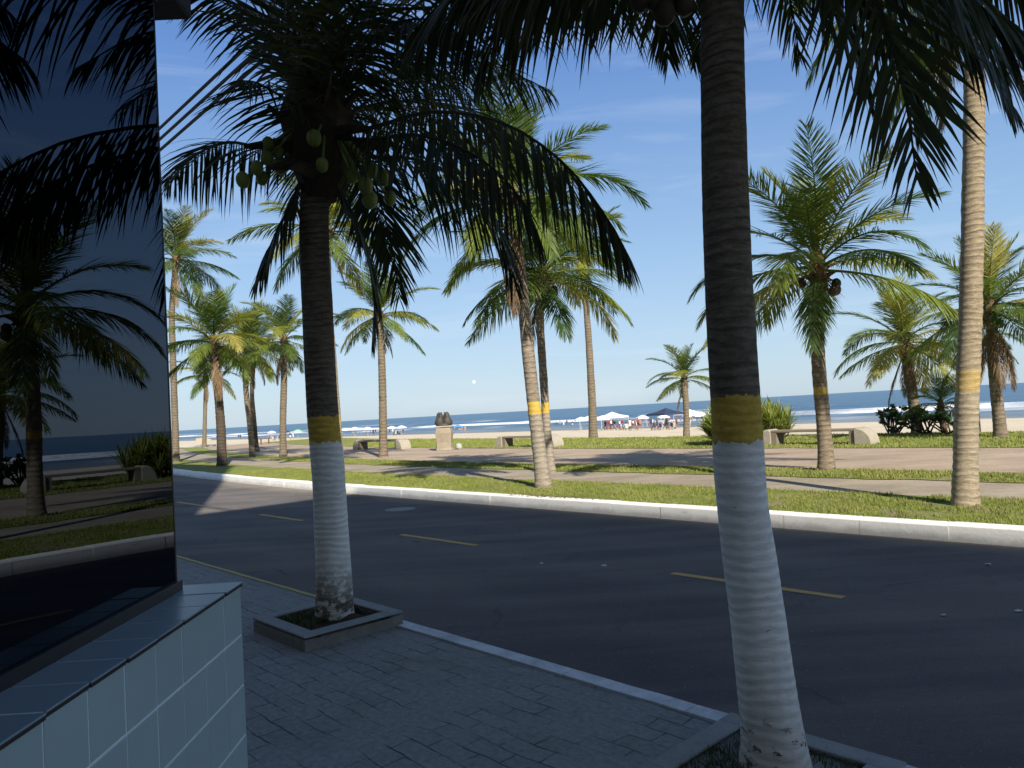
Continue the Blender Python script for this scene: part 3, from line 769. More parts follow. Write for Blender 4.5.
far_palm('palm with dry brown fronds hanging on its trunk, rightmost in the picture', (1001, 437), [(998, 410), (992, 350)], (991, 312), 15, 11, 2.9, 26, 'bark_G', 18, 5, 5, yellow=0.35)
far_palm('slender palm mostly hidden behind the thick ringed palm trunk', (978, 432), [(977, 405)], (974, 345), 5, 5, 1.7, 14, 'bark_D', 19, 0, 1)
far_palm('very short young palm among the dark bushes', (945, 434), [(944, 425)], (941, 406), 5, 6, 1.45, 13, 'bark_D', 20, 0, 1, up=0.7)
far_palm('palm with pale leaning trunk half hidden behind the farther white-painted trunk', (341, 470), [(338, 430), (333, 360), (329, 300)], (327, 235), 10, 8, 2.9, 22, 'bark_L', 21, 2, 2, yellow=0.4)
far_palm('straight palm beside the bench left of the stone pedestal', (383, 457), [(383, 420), (382, 370)], (380, 318), 10, 9, 2.65, 22, 'bark_G', 22, 3, 1)
far_palm('palm with a speckled pale trunk, rightmost of the left cluster', (283, 457), [(283, 420), (284, 380)], (284, 342), 8, 8, 2.7, 20, 'bark_G', 23, 2, 2, yellow=0.3)
far_palm('front one of two palms whose trunks cross near the ground', (253, 457), [(250, 425), (246, 390)], (245, 350), 7, 6.5, 2.9, 20, 'bark_G', 24, 0, 2, yellow=0.35)
far_palm('darker rear one of two palms whose trunks cross near the ground', (257, 452), [(254, 420), (252, 390)], (255, 352), 6, 5, 2.9, 18, 'bark_D', 25, 0, 2, yellow=0.3)
far_palm('palm with shade-darkened trunk and bright upright fronds, nearest of the left cluster', (222, 466), [(221, 430), (218, 390)], (214, 345), 11, 10, 3.0, 26, 'bark_D', 26, 0, 3, yellow=0.3)
far_palm('most distant palm, small crown, at the sand edge near the low tan wall', (204, 447), [(205, 415)], (206, 378), 5, 4.5, 3.2, 18, 'bark_G', 27, 0, 1)
far_palm('tall palm whose trunk stands just beside the edge of the mirrored glass', (176, 462), [(175, 420), (173, 360), (172, 310)], (176, 262), 8, 7, 3.2, 24, 'bark_G', 28, 0, 2, yellow=0.3)

# ---- the two near palms in the shade
def near_palm(label, base, z0, pxs, crown_px, depth, w, barkk, fronds, extra, seed, group):
    B = Vector(base); root = empty('palm_tree', B); tag(root, label, 'palm tree', group)
    pts = [Vector((0, 0, -0.08))] + [at(u, v, dd) - B for u, v, dd in pxs] + [at(*crown_px, depth) - B]
    trunk_mesh(pts, w[0], w[1], 0.028, M[barkk], root, flare=w[2], nside=28, seed=seed, ringamp=0.005)
    c = pts[-1]
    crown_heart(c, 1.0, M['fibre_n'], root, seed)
    rr = random.Random(seed)
    for i, (P, leaf, droop, n, *ro) in enumerate(fronds):
        W_ = [at(u, v, dd) - B for u, v, dd in P]
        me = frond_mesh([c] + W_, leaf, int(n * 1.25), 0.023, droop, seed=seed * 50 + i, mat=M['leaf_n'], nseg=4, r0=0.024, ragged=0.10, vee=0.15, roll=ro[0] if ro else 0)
        o = bpy.data.objects.new('frond', me); COL.objects.link(o); o.parent = root
    for i, (az, e0, Lr) in enumerate(extra):
        bend = {True: 45, False: 80}[e0 > 60] if e0 > 0 else 45
        P = rachis(e0, bend * rr.uniform(.8, 1.2), Lr, 7, rr.uniform(-.3, .3))
        Rz = Matrix.Rotation(az, 3, 'Z'); P = [c + Rz @ p for p in P]
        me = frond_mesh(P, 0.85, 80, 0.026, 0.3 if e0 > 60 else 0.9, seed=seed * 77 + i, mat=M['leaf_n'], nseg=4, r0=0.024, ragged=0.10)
        o = bpy.data.objects.new('frond', me); COL.objects.link(o); o.parent = root
    return root, c

g1 = st(-5.50, 3.02); P1B = (ground(334, 616, 0.06).x, ground(334, 616, 0.06).y, 0.06)
F1 = [
 ([(370, 128, 5.9), (430, 112, 5.5), (500, 122, 5.1), (560, 160, 4.8), (603, 212, 4.6), (628, 258, 4.5)], 0.86, 1.7, 96),
 ([(365, 140, 5.8), (415, 135, 5.3), (465, 150, 4.9), (510, 185, 4.6), (540, 240, 4.5)], 0.72, 1.8, 70),
 ([(270, 148, 6.2), (228, 142, 6.3), (195, 155, 6.4), (166, 180, 6.5)], 0.70, 1.3, 60, 20),
 ([(295, 195, 6.1), (275, 235, 6.0), (255, 285, 6.0)], 0.55, 1.2, 40),
 ([(340, 190, 6.2), (362, 235, 6.2), (374, 290, 6.2), (372, 345, 6.2)], 0.50, 1.2, 50),
 ([(300, 90, 6.2), (275, 40, 6.1), (235, 5, 6.0), (180, -10, 5.9)], 0.85, 0.8, 60),
 ([(322, 80, 6.3), (325, 0, 6.3), (345, -90, 6.3)], 0.80, 0.3, 60),
 ([(345, 90, 6.2), (410, 10, 6.0), (500, -40, 5.7), (600, -38, 5.5), (665, 0, 5.4), (705, 50, 5.4)], 1.0, 1.2, 92),
 ([(350, 115, 6.3), (410, 72, 6.5), (480, 62, 6.8), (550, 90, 7.0)], 0.85, 1.2, 64),
 ([(360, 155, 6.4), (420, 160, 6.6), (465, 185, 6.8), (500, 230, 6.9), (515, 285, 7.0)], 0.95, 1.3, 70),
 ([(300, 110, 6.0), (262, 85, 5.6), (238, 80, 5.3)], 0.7, 0.9, 44),
 ([(340, 80, 6.1), (385, 30, 5.8), (430, 20, 5.4), (480, 50, 5.1)], 0.8, 1.2, 56),
]
E1 = [(1.0, 40, 2.9), (5.4, 60, 2.0), (1.2, 55, 3.0), (2.0, 62, 2.9), (0.8, 72, 2.8), (3.4, 78, 2.6), (1.5, 20, 2.6), (1.3, 8, 2.6), (1.57, 82, 2.6), (4.6, 66, 2.2), (1.0, 65, 3.0), (1.8, 35, 2.7)]
p1, c1 = near_palm('dark palm with green coconuts and a chipped white base, growing in the raised square planter', P1B, 0.06,
    [(333, 560, 6.17), (328, 470, 6.17), (322, 400, 6.17), (317, 300, 6.17), (314, 230, 6.17)], (318, 135), 6.17,
    (0.142, 0.118, 1.28), 'bark_W', F1, E1, 31, 'white-painted palms on the near pavement')
Bv = Vector(P1B)
coconuts(c1 + Vector((-0.05, -0.12, 0.02)), [at(u, v, dd) - Bv for u, v, dd in [(268, 144, 5.95), (278, 152, 6.0), (267, 158, 5.92), (257, 168, 5.95), (243, 180, 5.9), (262, 178, 6.05), (280, 166, 6.05)]], 0.059, M['nut'], p1)
coconuts(c1 + Vector((0.1, -0.12, 0.02)), [at(u, v, dd) - Bv for u, v, dd in [(366, 186, 5.95), (372, 170, 6.0), (384, 178, 6.05), (370, 200, 6.0), (390, 198, 6.1), (352, 176, 6.1), (314, 138, 5.8), (322, 165, 5.85)]], 0.059, M['nut'], p1)

P2B = (ground(775, 758, 0.03).x, ground(775, 758, 0.03).y, 0.03)
D2 = P2B[1]
F2 = [
 ([(680, -90, 3.7), (610, -60, 3.9), (545, -25, 4.0), (500, 25, 4.1), (480, 70, 4.1)], 0.75, 1.2, 64),
 ([(820, -150, 3.5), (920, -120, 3.6), (1000, -50, 3.7), (1060, 30, 3.7)], 0.75, 1.2, 60, 10),
 ([(740, -110, 3.9), (735, -60, 4.4), (712, 0, 4.7), (700, 50, 4.8)], 0.55, 0.8, 34, 60),
 ([(790, -140, 3.6), (860, -110, 3.8), (930, -50, 4.0), (985, 30, 4.1), (1010, 110, 4.1)], 0.62, 0.8, 40, 40),
 ([(780, -110, 3.9), (830, -80, 4.2), (880, -30, 4.5), (920, 40, 4.6)], 0.7, 1.0, 40, 30),
 ([(690, -110, 3.8), (640, -80, 4.0), (600, -50, 4.1), (575, -5, 4.1)], 0.6, 1.0, 44, 20),
 ([(660, -110, 3.5), (590, -85, 3.6), (510, -45, 3.7), (450, -5, 3.8), (405, 45, 3.9)], 0.75, 1.4, 84),
 ([(690, -80, 3.9), (672, -50, 4.3), (665, 0, 4.7), (668, 60, 4.9)], 0.55, 1.1, 50),
 ([(790, -95, 3.3), (845, -60, 3.2), (882, 15, 3.1), (905, 95, 3.1), (917, 180, 3.1)], 0.62, 0.7, 46, 68),
 ([(800, -110, 3.4), (880, -70, 3.4), (950, -5, 3.4), (1010, 70, 3.4), (1075, 160, 3.5)], 0.60, 0.9, 48, 50),
 ([(770, -80, 3.7), (810, -40, 3.9), (845, 20, 4.1), (868, 90, 4.2)], 0.72, 1.0, 42, 55),
 ([(700, -60, 3.4), (620, -55, 3.4), (540, -35, 3.5), (470, 10, 3.6)], 0.55, 1.4, 70),
 ([(740, -95, 4.1), (770, -60, 4.8), (790, 0, 5.2), (800, 60, 5.3)], 0.5, 1.0, 44),
 ([(600, -150, 3.2), (480, -170, 2.9), (360, -140, 2.7), (270, -80, 2.6)], 0.7, 1.3, 60),
 ([(800, -90, 3.6), (870, -50, 3.7), (935, 0, 3.8), (980, 50, 3.9), (1015, 110, 3.9)], 0.60, 1.0, 60, 35),
 ([(790, -80, 3.4), (840, -40, 3.6), (880, 10, 3.8), (905, 60, 3.9), (915, 120, 3.9)], 0.72, 1.0, 56, 50),
 ([(820, -100, 3.1), (910, -60, 2.9), (990, 5, 2.8), (1050, 60, 2.8)], 0.55, 1.2, 50, 15),
 ([(860, -130, 4.2), (960, -90, 4.6), (1040, -30, 4.8), (1110, 40, 4.8)], 0.8, 1.2, 56, 20),
 ([(840, -140, 3.7), (940, -140, 3.9), (1040, -90, 4.0), (1130, 0, 4.0)], 0.7, 1.2, 60),
 ([(680, -110, 4.0), (620, -100, 4.4), (560, -60, 4.8), (530, -10, 5.0)], 0.75, 1.3, 60),
]
E2 = [(1.3, 60, 2.8), (2.0, 75, 2.6), (0.3, 65, 2.8), (5.2, 50, 2.8), (4.4, 60, 2.8), (3.3, 66, 2.8), (5.8, 30, 2.8)]
p2, c2 = near_palm('close thick palm trunk, white-painted below a wide ochre band, at the edge of the pavement', P2B, 0.03,
    [(768, 700, D2), (755, 600, D2), (742, 500, D2), (735, 400, D2), (727, 250, D2), (723, 100, D2), (723, -10, D2), (725, -80, D2)], (727, -135), D2,
    (0.130, 0.092, 1.24), 'bark_P', F2, E2, 32, 'white-painted palms on the near pavement')
Bv = Vector(P2B)
coconuts(c2 + Vector((-0.1, 0, 0.1)), [at(u, v, 3.4) - Bv for u, v in [(656, 0), (672, -8), (650, -18), (684, 4), (664, 12), (640, -2)]], 0.050, M['nut_b'], p2)

# ------------------------------------------------------------------ planters
def planter(label, s0, s1, t0, t1, h, seed, tuft=200):
    c = st((s0 + s1) / 2, (t0 + t1) / 2, 0); root = empty('tree_planter', c); tag(root, label, 'planter', 'stone planters round the near palms')
    rz = math.atan2(SV.y, SV.x); w = 0.12; a = s1 - s0; b_ = t1 - t0
    mb = MB(); mt = MB(); R = Matrix.Rotation(rz, 3, 'Z')
    for (cx, cy, dx, dy) in ((0, -b_ / 2 + w / 2, a, w), (0, b_ / 2 - w / 2, a, w), (-a / 2 + w / 2, 0, w, b_ - 2 * w), (a / 2 - w / 2, 0, w, b_ - 2 * w)):
        mb.box(R @ Vector((cx, cy, h / 2 - 0.06)), (dx, dy, h + 0.08), rz)
        mt.box(R @ Vector((cx, cy, h + 0.0)), (dx + (0.008 if dx > dy else 0), dy + (0.008 if dy > dx else 0), 0.016), rz)
    bevel(mb.build('rim', M['planter'], root), 0.012); bevel(mt.build('rim_top', M['planter_top'], root), 0.006)
    mb = MB(); n = 14; V = []
    for i in range(n + 1):
        for j in range(n + 1):
            x = (i / n - 0.5) * (a - 2 * w); y = (j / n - 0.5) * (b_ - 2 * w)
            V.append(R @ Vector((x, y, h - 0.045 + 0.05 * noise.noise(Vector((x * 6, y * 6, seed))))))
    mb.add(V, [(i * (n + 1) + j, (i + 1) * (n + 1) + j, (i + 1) * (n + 1) + j + 1, i * (n + 1) + j + 1) for i in range(n) for j in range(n)])
    mb.build('soil', M['soil'], root, smooth=True)
    rr = random.Random(seed); mb = MB()
    for i in range(tuft):
        x = rr.uniform(-.5, .5) * (a - 2 * w); y = rr.uniform(-.5, .5) * (b_ - 2 * w)
        if noise.noise(Vector((x * 3, y * 3, seed + 5))) < -0.1: continue
        for q in range(5):
            an = rr.uniform(0, 6.28); l = rr.uniform(0.03, 0.075); p = Vector((x + rr.uniform(-.02, .02), y + rr.uniform(-.02, .02), h - 0.05)); d = Vector((math.cos(an), math.sin(an), 0))
            wv = Vector((-d.y, d.x, 0)) * 0.005
            mb.add([R @ (p - wv), R @ (p + wv), R @ (p + d * l * 0.7 + Vector((0, 0, l)))], [(0, 1, 2)])
    tag(mb.build('planter_grass', M['moss'], root), kind='stuff')
planter('low square stone planter with soil and thin grass around the chipped white palm base', -5.96, -5.09, 2.56, 3.42, 0.105, 4, 420)
q2 = Vector(P2B); s2 = q2.dot(SV); t2 = q2.dot(NV)
planter('stone-edged planter cut off by the bottom of the picture, around the closest palm', -2.18, -1.33, 2.62, 3.46, 0.022, 9, 620)

# ------------------------------------------------------------------ benches, pedestal, small things
def bench(label, cx, length, t, seed):
    root = empty('stone_bench', st(cx, t, PZ), math.atan2(SV.y, SV.x)); tag(root, label, 'bench', 'stone benches facing the road')
    for sg in (-1, 1):
        mb = MB(); n = 10; D = 0.62; Wd = 0.60; prof = []
        for i in range(n + 1):
            a = math.pi / 2 * i / n; prof.append((0.06 + 0.46 * math.sin(a), 0.52 * math.cos(a) ** 0.9 if i < n else 0))
        rows = []
        for lay, y in enumerate((-D / 2, -D / 2 + 0.05, -D * 0.05, D / 2 - 0.05, D / 2)):
            k = 0.90 if lay in (0, 4) else 1.0
            row = [Vector((sg * (length / 2 - 0.32 + 0), y, -0.03)), Vector((sg * (length / 2 - 0.32), y, 0.49 * k))]
            row += [Vector((sg * (length / 2 - 0.32 + px_ * k), y, max(-0.03, pz * k + 0.01 * noise.noise(Vector((px_ * 9, y * 9, seed)))))) for px_, pz in prof]
            rows.append(row)
        m_ = len(rows[0]); V = [v for r_ in rows for v in r_]
        fs = [(i * m_ + j, i * m_ + (j + 1) % m_, (i + 1) * m_ + (j + 1) % m_, (i + 1) * m_ + j) for i in range(4) for j in range(m_)]
        fs += [tuple(range(m_ - 1, -1, -1)), tuple(4 * m_ + j for j in range(m_))]
        mb.add(V, fs); mb.build('end_stone', M['stone'], root)
        mb = MB(); mb.box((sg * (length / 2 - 0.42), 0, 0.19), (0.18, 0.5, 0.42)); mb.build('leg', M['slab'], root)
    mb = MB(); mb.box((0, 0, 0.445), (length - 0.64, 0.52, 0.075)); bevel(mb.build('seat', M['slab'], root), 0.012)
bench('stone bench with rounded pale ends, behind the full-crowned palm and beside the spiky bush', -11.10, 3.40, 23.5, 1)
bench('stone bench with rounded ends, partly hidden by the leaning yellow-banded palm', -24.05, 3.5, 23.2, 2)
gA = ground(381, 449); bench('stone bench left of the stone pedestal, partly hidden by the straight palm', gA.dot(SV), 4.4, gA.dot(NV), 3)

B = ground(445, 450)
root = empty('sculpture', B); tag(root, 'rough stone pedestal carrying a dark double-headed bronze figure', 'sculpture')
mb = MB(); n = 16; hs_ = [0, .1, .35, .6, .8, .95, 1.02, 1.06]; ra = [.44, .38, .37, .40, .41, .39, .36, .0]
V = []
for i, (h, r) in enumerate(zip(hs_, ra)):
    for k in range(n):
        a = 2 * math.pi * k / n; q = 1 + 0.10 * noise.noise(Vector((math.cos(a) * 2, math.sin(a) * 2, h * 3)))
        sx = max(abs(math.cos(a)), abs(math.sin(a))); V.append((math.cos(a) * r * q / sx ** .55, math.sin(a) * r * q / sx ** .55, h))
mb.add(V, [(i * n + k, i * n + (k + 1) % n, (i + 1) * n + (k + 1) % n, (i + 1) * n + k) for i in range(len(hs_) - 1) for k in range(n)])
mb.build('pedestal', M['rock'], root)
mb = MB(); mb.box((0, 0, 1.09), (0.78, 0.62, 0.07)); bevel(mb.build('cap_stone', M['stone'], root), 0.015)
mb = MB()
for sg in (-1, 1):          # two hunched bird-like figures side by side
    mb.tube([Vector((sg * .17, 0, 1.12)), Vector((sg * .18, .01, 1.25)), Vector((sg * .17, .02, 1.42)), Vector((sg * .16, -.01, 1.55)), Vector((sg * .15, -.04, 1.66)), Vector((sg * .14, -.05, 1.74))],
            [.16, .20, .19, .15, .14, .08], 12, jit=0.06, rng=random.Random(sg + 5))
    mb.tube([Vector((sg * .14, -.13, 1.66)), Vector((sg * .14, -.26, 1.60))], [.045, .012], 6)
    mb.tube([Vector((sg * .30, .03, 1.45)), Vector((sg * .36, .08, 1.25)), Vector((sg * .33, .10, 1.14))], [.05, .07, .03], 6)
    for q in (-1, 1): mb.tube([Vector((sg * .14 + q * .07, -.03, 1.72)), Vector((sg * .14 + q * .08, -.03, 1.765))], [.03, .012], 5)
mb.ellip((0, 0, 1.17), (0.34, 0.22, 0.09), 12, 7, bump=0.2)
mb.build('figure', M['bronze'], root, smooth=True)

B = ground(459, 449); mb = MB(); mb.ellip((0, 0, 0.10), (0.17, 0.14, 0.17), 10, 7, bump=0.5, seed=2)
o = mb.build('stone', simple('pale_stone', (0.36, 0.40, 0.36), 0.9), None, smooth=True); o.location = B
tag(o, 'small pale boulder in the grass right of the stone pedestal', 'stone')

B = onsand(204, 441); root = empty('low_wall', B, -0.1); tag(root, 'low tan rubble wall at the edge of the sand behind the far left palms', 'wall')
mb = MB(); n = 30
V = []
for i in range(n + 1):
    x = (i / n - .5) * 5.2; h = 0.95 * (1 - max(0, (x - 0.6) / 2.6) * 0.75) + 0.05 * noise.noise(Vector((x * 2, 0, 0)))
    V += [Vector((x, -0.3, -0.3)), Vector((x, -0.24 + 0.05 * noise.noise(Vector((x * 3, 1, 0))), h * .6)), Vector((x, -0.15, h)), Vector((x, 0.25, h)), Vector((x, 0.3, -0.3))]
mb.add(V, [(i * 5 + j, (i + 1) * 5 + j, (i + 1) * 5 + j + 1, i * 5 + j + 1) for i in range(n) for j in range(4)] + [(4, 3, 2, 1, 0), tuple(n * 5 + j for j in range(5))])
mb.build('masonry', simple('tan_rubble', (0.42, 0.33, 0.20), 0.95, 0.4, 4, 0.8), root)

B = ground(265, 444); root = empty('wooden_bench', B, 0.3); tag(root, 'small brown backless bench between the left palm cluster and the white parasols', 'bench')
mw = simple('brown_wood', (0.13, 0.08, 0.05), 0.8, 0.3, 10)
mb = MB(); mb.box((0, 0, 0.47), (1.1, 0.42, 0.07)); bevel(mb.build('seat', mw, root), 0.01)
for sg in (-1, 1):
    mb = MB(); mb.box((sg * 0.32, 0, 0.215), (0.12, 0.34, 0.43)); mb.build('leg', mw, root)

# spiky bush beside the bench
def spiky_bush(label, B, w, h, nclump, seed):
    root = empty('spiky_bush', B); tag(root, label, 'bush'); rr = random.Random(seed)
    mb = MB(); ms = MB()
    for i in range(nclump):
        x = rr.uniform(-.5, .5) * w * 0.85; y = rr.gauss(0, w * 0.14); hh = h * rr.uniform(0.08, 0.6) * (1 - 0.3 * abs(x) / w)
        c = Vector((x, y, hh)); ms.tube([Vector((x * 0.8, y * 0.8, -0.02)), c], [0.03, 0.02], 5)
        for k in range(26):
            az = rr.uniform(0, 6.28); e = rr.uniform(0.35, 1.45); l = h * rr.uniform(0.32, 0.6)
            d = Vector((math.cos(az) * math.cos(e), math.sin(az) * math.cos(e), math.sin(e))); wv = d.cross(Vector((rr.uniform(-.3, .3), rr.uniform(-.3, .3), 1))).normalized() * 0.028
            p1_ = c + d * l * 0.5; p2_ = c + d * l * rr.uniform(0.9, 1) + Vector((0, 0, -l * 0.22 * math.cos(e)))
            mb.add([c - wv * .5, c + wv * .5, p1_ + wv, p1_ - wv, p2_], [(0, 1, 2, 3), (3, 2, 4)])
    mb.build('leaves', mat_leaf('spiky_leaf', (0.20, 0.24, 0.05), (0.32, 0.34, 0.08), (0.45, 0.43, 0.16), 0.3), root)
    ms.build('stems', M['bark_D'], root)
spiky_bush('dense yellow-green bush of long spiky leaves beside the bench, behind the closest palm trunk', ground(748, 443), 3.3, 1.7, 95, 5)

def leafy_shrub(label, B, w, h, nb, seed):
    root = empty('shrub', B); tag(root, label, 'shrub', 'dark shrubs at the sand edge'); rr = random.Random(seed)
    mb = MB(); ms = MB()
    for i in range(nb):
        az = rr.uniform(0, 6.28); e = rr.uniform(0.35, 1.4); L_ = h * rr.uniform(0.7, 1.1) / max(0.75, math.sin(e) + .2)
        d = Vector((math.cos(az) * math.cos(e) * w / h, math.sin(az) * math.cos(e) * w / h, math.sin(e)))
        a = Vector((rr.uniform(-.15, .15), rr.uniform(-.15, .15), 0)); m1 = a + d * L_ * 0.5 + Vector((0, 0, -0.05)); e1 = a + d * L_ * 0.85
        ms.tube([a, m1, e1], [0.035, 0.025, 0.015], 5)
        for s_ in range(3):
            cc = m1.lerp(e1, rr.uniform(0.2, 1.15)) + Vector((rr.uniform(-.12, .12), rr.uniform(-.12, .12), rr.uniform(-.05, .15)))
            ms.tube([m1, cc], [0.018, 0.01], 4)
            for k in range(15):
                a2 = rr.uniform(0, 6.28); e2 = rr.uniform(-0.3, 1.3); dl = Vector((math.cos(a2) * math.cos(e2), math.sin(a2) * math.cos(e2), math.sin(e2)))
                l = rr.uniform(0.12, 0.22); wv = dl.cross(Vector((rr.uniform(-1, 1), rr.uniform(-1, 1), 1))).normalized() * 0.035
                mb.add([cc, cc + dl * l * .5 + wv, cc + dl * l, cc + dl * l * .5 - wv], [(0, 1, 2, 3)])
    mb.build('leaves', M['shrub'], root); ms.build('branches', M['bark_D'], root)
M['shrub'] = mat_leaf('shrub_leaf', (0.04, 0.085, 0.03), (0.07, 0.13, 0.045), (0.13, 0.20, 0.06), 0.2)
leafy_shrub('open branching dark shrub right of the long bench, leftmost of its row', ground(893, 433), 1.0, 1.15, 15, 1)
leafy_shrub('dark shrub at the foot of the palm with yellowing fronds', ground(925, 434), 0.8, 1.05, 14, 2)
leafy_shrub('dark shrub nearest the thick ringed palm trunk, rightmost of its row', ground(948, 434), 0.75, 1.1, 14, 3)

# lawns: real blades on the strips, denser near
def blades(name, s0, s1, t0, t1, n, h, w, seed):
    R = np.random.RandomState(seed); s = R.uniform(s0, s1, n); t = R.uniform(t0, t1, n)
    off = 0.0032 * np.maximum(0, -s - 13) ** 2; t = t + off
    an = R.uniform(0, 6.28, n); hh = h * R.uniform(0.5, 1.3, n); z = np.full(n, PZ - 0.01)
    b = np.outer(s, np.array(SV)) + np.outer(t, np.array(NV)); b[:, 2] = z
    keep = np.array([noise.noise(Vector((b[i, 0] * 1.1, b[i, 1] * 1.1, 4.0))) + 0.5 * noise.noise(Vector((b[i, 0] * 4.1, b[i, 1] * 4.1, 8.0))) for i in range(n)]) < 0.24
    b = b[keep]; an = an[keep]; hh = hh[keep]; n = int(keep.sum())
    dx = np.stack([np.cos(an), np.sin(an), np.zeros(n)], 1); le = np.stack([-np.sin(an), np.cos(an), np.zeros(n)], 1)
    V = np.empty((n, 3, 3)); V[:, 0] = b - le * w; V[:, 1] = b + le * w; V[:, 2] = b + dx * (hh * R.uniform(0.1, 0.8, n))[:, None] + np.array([0, 0, 1]) * hh[:, None]
    me = bpy.data.meshes.new(name); me.vertices.add(n * 3); me.vertices.foreach_set('co', V.reshape(-1))
    me.loops.add(n * 3); me.loops.foreach_set('vertex_index', np.arange(n * 3, dtype=np.int32))
    me.polygons.add(n); me.polygons.foreach_set('loop_start', np.arange(0, n * 3, 3, dtype=np.int32)); me.polygons.foreach_set('loop_total', np.full(n, 3, dtype=np.int32))
    me.update(); me.validate(); me.materials.append(M['lawn_blade'])
    o = bpy.data.objects.new(name, me); COL.objects.link(o)
    tag(o, 'short mown grass growing on the promenade lawns', 'grass', kind='stuff')
M['lawn_blade'] = mat_grass('lawn_blades', 1.15)
blades('grass', -26, 2, 9.74, 12.15, 90000, 0.055, 0.006, 1)
blades('grass', -34, 0, 14.15, 15.75, 50000, 0.06, 0.009, 2)
blades('grass', -45, 0, 21.9, 29.0, 90000, 0.07, 0.016, 3)

# litter and iron cover on the road
mcov = simple('worn_cover', (0.20, 0.20, 0.19), 0.6, 0.3, 12)
mb = MB(); n = 20; c = st(-12.25, 8.28, ROADZ + 0.006)
V = [c + SV * math.cos(6.2832 * k / n) * 0.30 + NV * math.sin(6.2832 * k / n) * 0.30 for k in range(n)]
mb.add(V + [v - Vector((0, 0, 0.03)) for v in V], [tuple(range(n))] + [(k, k + n, (k + 1) % n + n, (k + 1) % n) for k in range(n)])
tag(mb.build('manhole_cover', mcov), 'pale round utility cover in the asphalt near the far kerb', 'manhole cover')
mlit = simple('paper_scrap', (0.6, 0.62, 0.6), 0.8)
lit = [((542, 564), 'crumpled paper scrap in the middle of the road left of the closest palm', .06), ((604, 566), 'paper scrap on the asphalt nearer the closest palm, above the dashed line', .06),
       ((1018, 612), 'larger white paper scrap on the asphalt at the right picture edge', .08), ((944, 616), 'tiny white scrap on the asphalt in the lower right', .05),
       ((988, 565), 'small pale scrap on the road below the far kerb at the right', .06)]
for i, ((u, v), lb, r) in enumerate(lit):
    rr = random.Random(i + 40); B = ground(u, v, ROADZ); mb = MB(); V = []
    for k in range(7):
        a = k / 7 * 6.283; V.append(Vector((math.cos(a) * r * rr.uniform(.6, 1.1), math.sin(a) * r * rr.uniform(.4, .9), rr.uniform(0.004, 0.03))))
    V.append(Vector((0, 0, 0.03))); mb.add(V, [(k, (k + 1) % 7, 7) for k in range(7)])
    V2 = [v_ - Vector((0, 0, 0.003)) for v_ in V]; mb.add(V2, [((k + 1) % 7, k, 7) for k in range(7)])
    o = mb.build('litter', mlit); o.location = B; o.scale = (.6, .6, .6); tag(o, lb, 'litter')
# fallen leaf debris on the far kerb by the leaning palm
mb = MB(); rr = random.Random(5)
for i in range(260):
    s = -9.7 + rr.gauss(0, 0.55); t = 9.78 + rr.gauss(0, 0.09); a = rr.uniform(0, 6.28); l = rr.uniform(0.02, 0.06); c = st(s, t + koff(s), PZ + 0.022 if t > 9.52 else ROADZ + .01)
    d = Vector((math.cos(a), math.sin(a), rr.uniform(-.1, .3))) * l; w_ = Vector((-math.sin(a), math.cos(a), 0)) * l * .3
    mb.add([c - d, c + w_, c + d, c - w_], [(0, 1, 2, 3)])
tag(mb.build('leaf_litter', M['leaf_dead']), 'dry brown leaf debris on the far white kerb below the leaning palm', 'leaf litter', kind='stuff')

# ------------------------------------------------------------------ wires along the near side of the street
mwire = simple('cable_sheath', (0.03, 0.03, 0.035), 0.6, 0.1, 5, 0)
def wire_at(u, v, t):
    r = ray(u, v); k = t / r.dot(NV); return Vector((0, 0, EYE)) + r * k
for i, ((u, v), lb) in enumerate([((160, 128), 'uppermost of the black cables slanting past the building edge'), ((160, 139), 'middle one of the black cables slanting past the building edge'), ((160, 150), 'lowest of the black cables slanting past the building edge')]):
    p = wire_at(u, v, 3.3); s = p.dot(SV); mb = MB(); P = []
    for k in range(41):
        q = -32 + 44 * k / 40; sag = 0.25 * ((q + 10) / 22) ** 2 - 0.25 * ((s + 10) / 22) ** 2
        P.append(st(q, 3.3, p.z + sag))
    mb.tube(P, 0.019, 6); tag(mb.build('overhead_cable', mwire), lb, 'cable', 'overhead cables along the near pavement')
    if i == 0: ZW = P[0].z
mpole = simple('concrete_pole', (0.3, 0.29, 0.27), 0.9)
for q, lb in ((-32, 'concrete utility pole hidden behind the corner building'), (12, 'concrete utility pole behind the viewer on the right')):
    root = empty('utility_pole', st(q, 3.1, 0)); tag(root, lb, 'utility pole')
    mb = MB(); mb.tube([Vector((0, 0, 0)), Vector((0, 0, ZW + 0.8))], [0.15, 0.10], 12); mb.build('pole', mpole, root)
    mb = MB(); mb.box(NV * 0.12 + Vector((0, 0, ZW - 0.2)), (0.08, 0.5, 0.08), math.atan2(SV.y, SV.x)); mb.build('cross_arm', mpole, root)

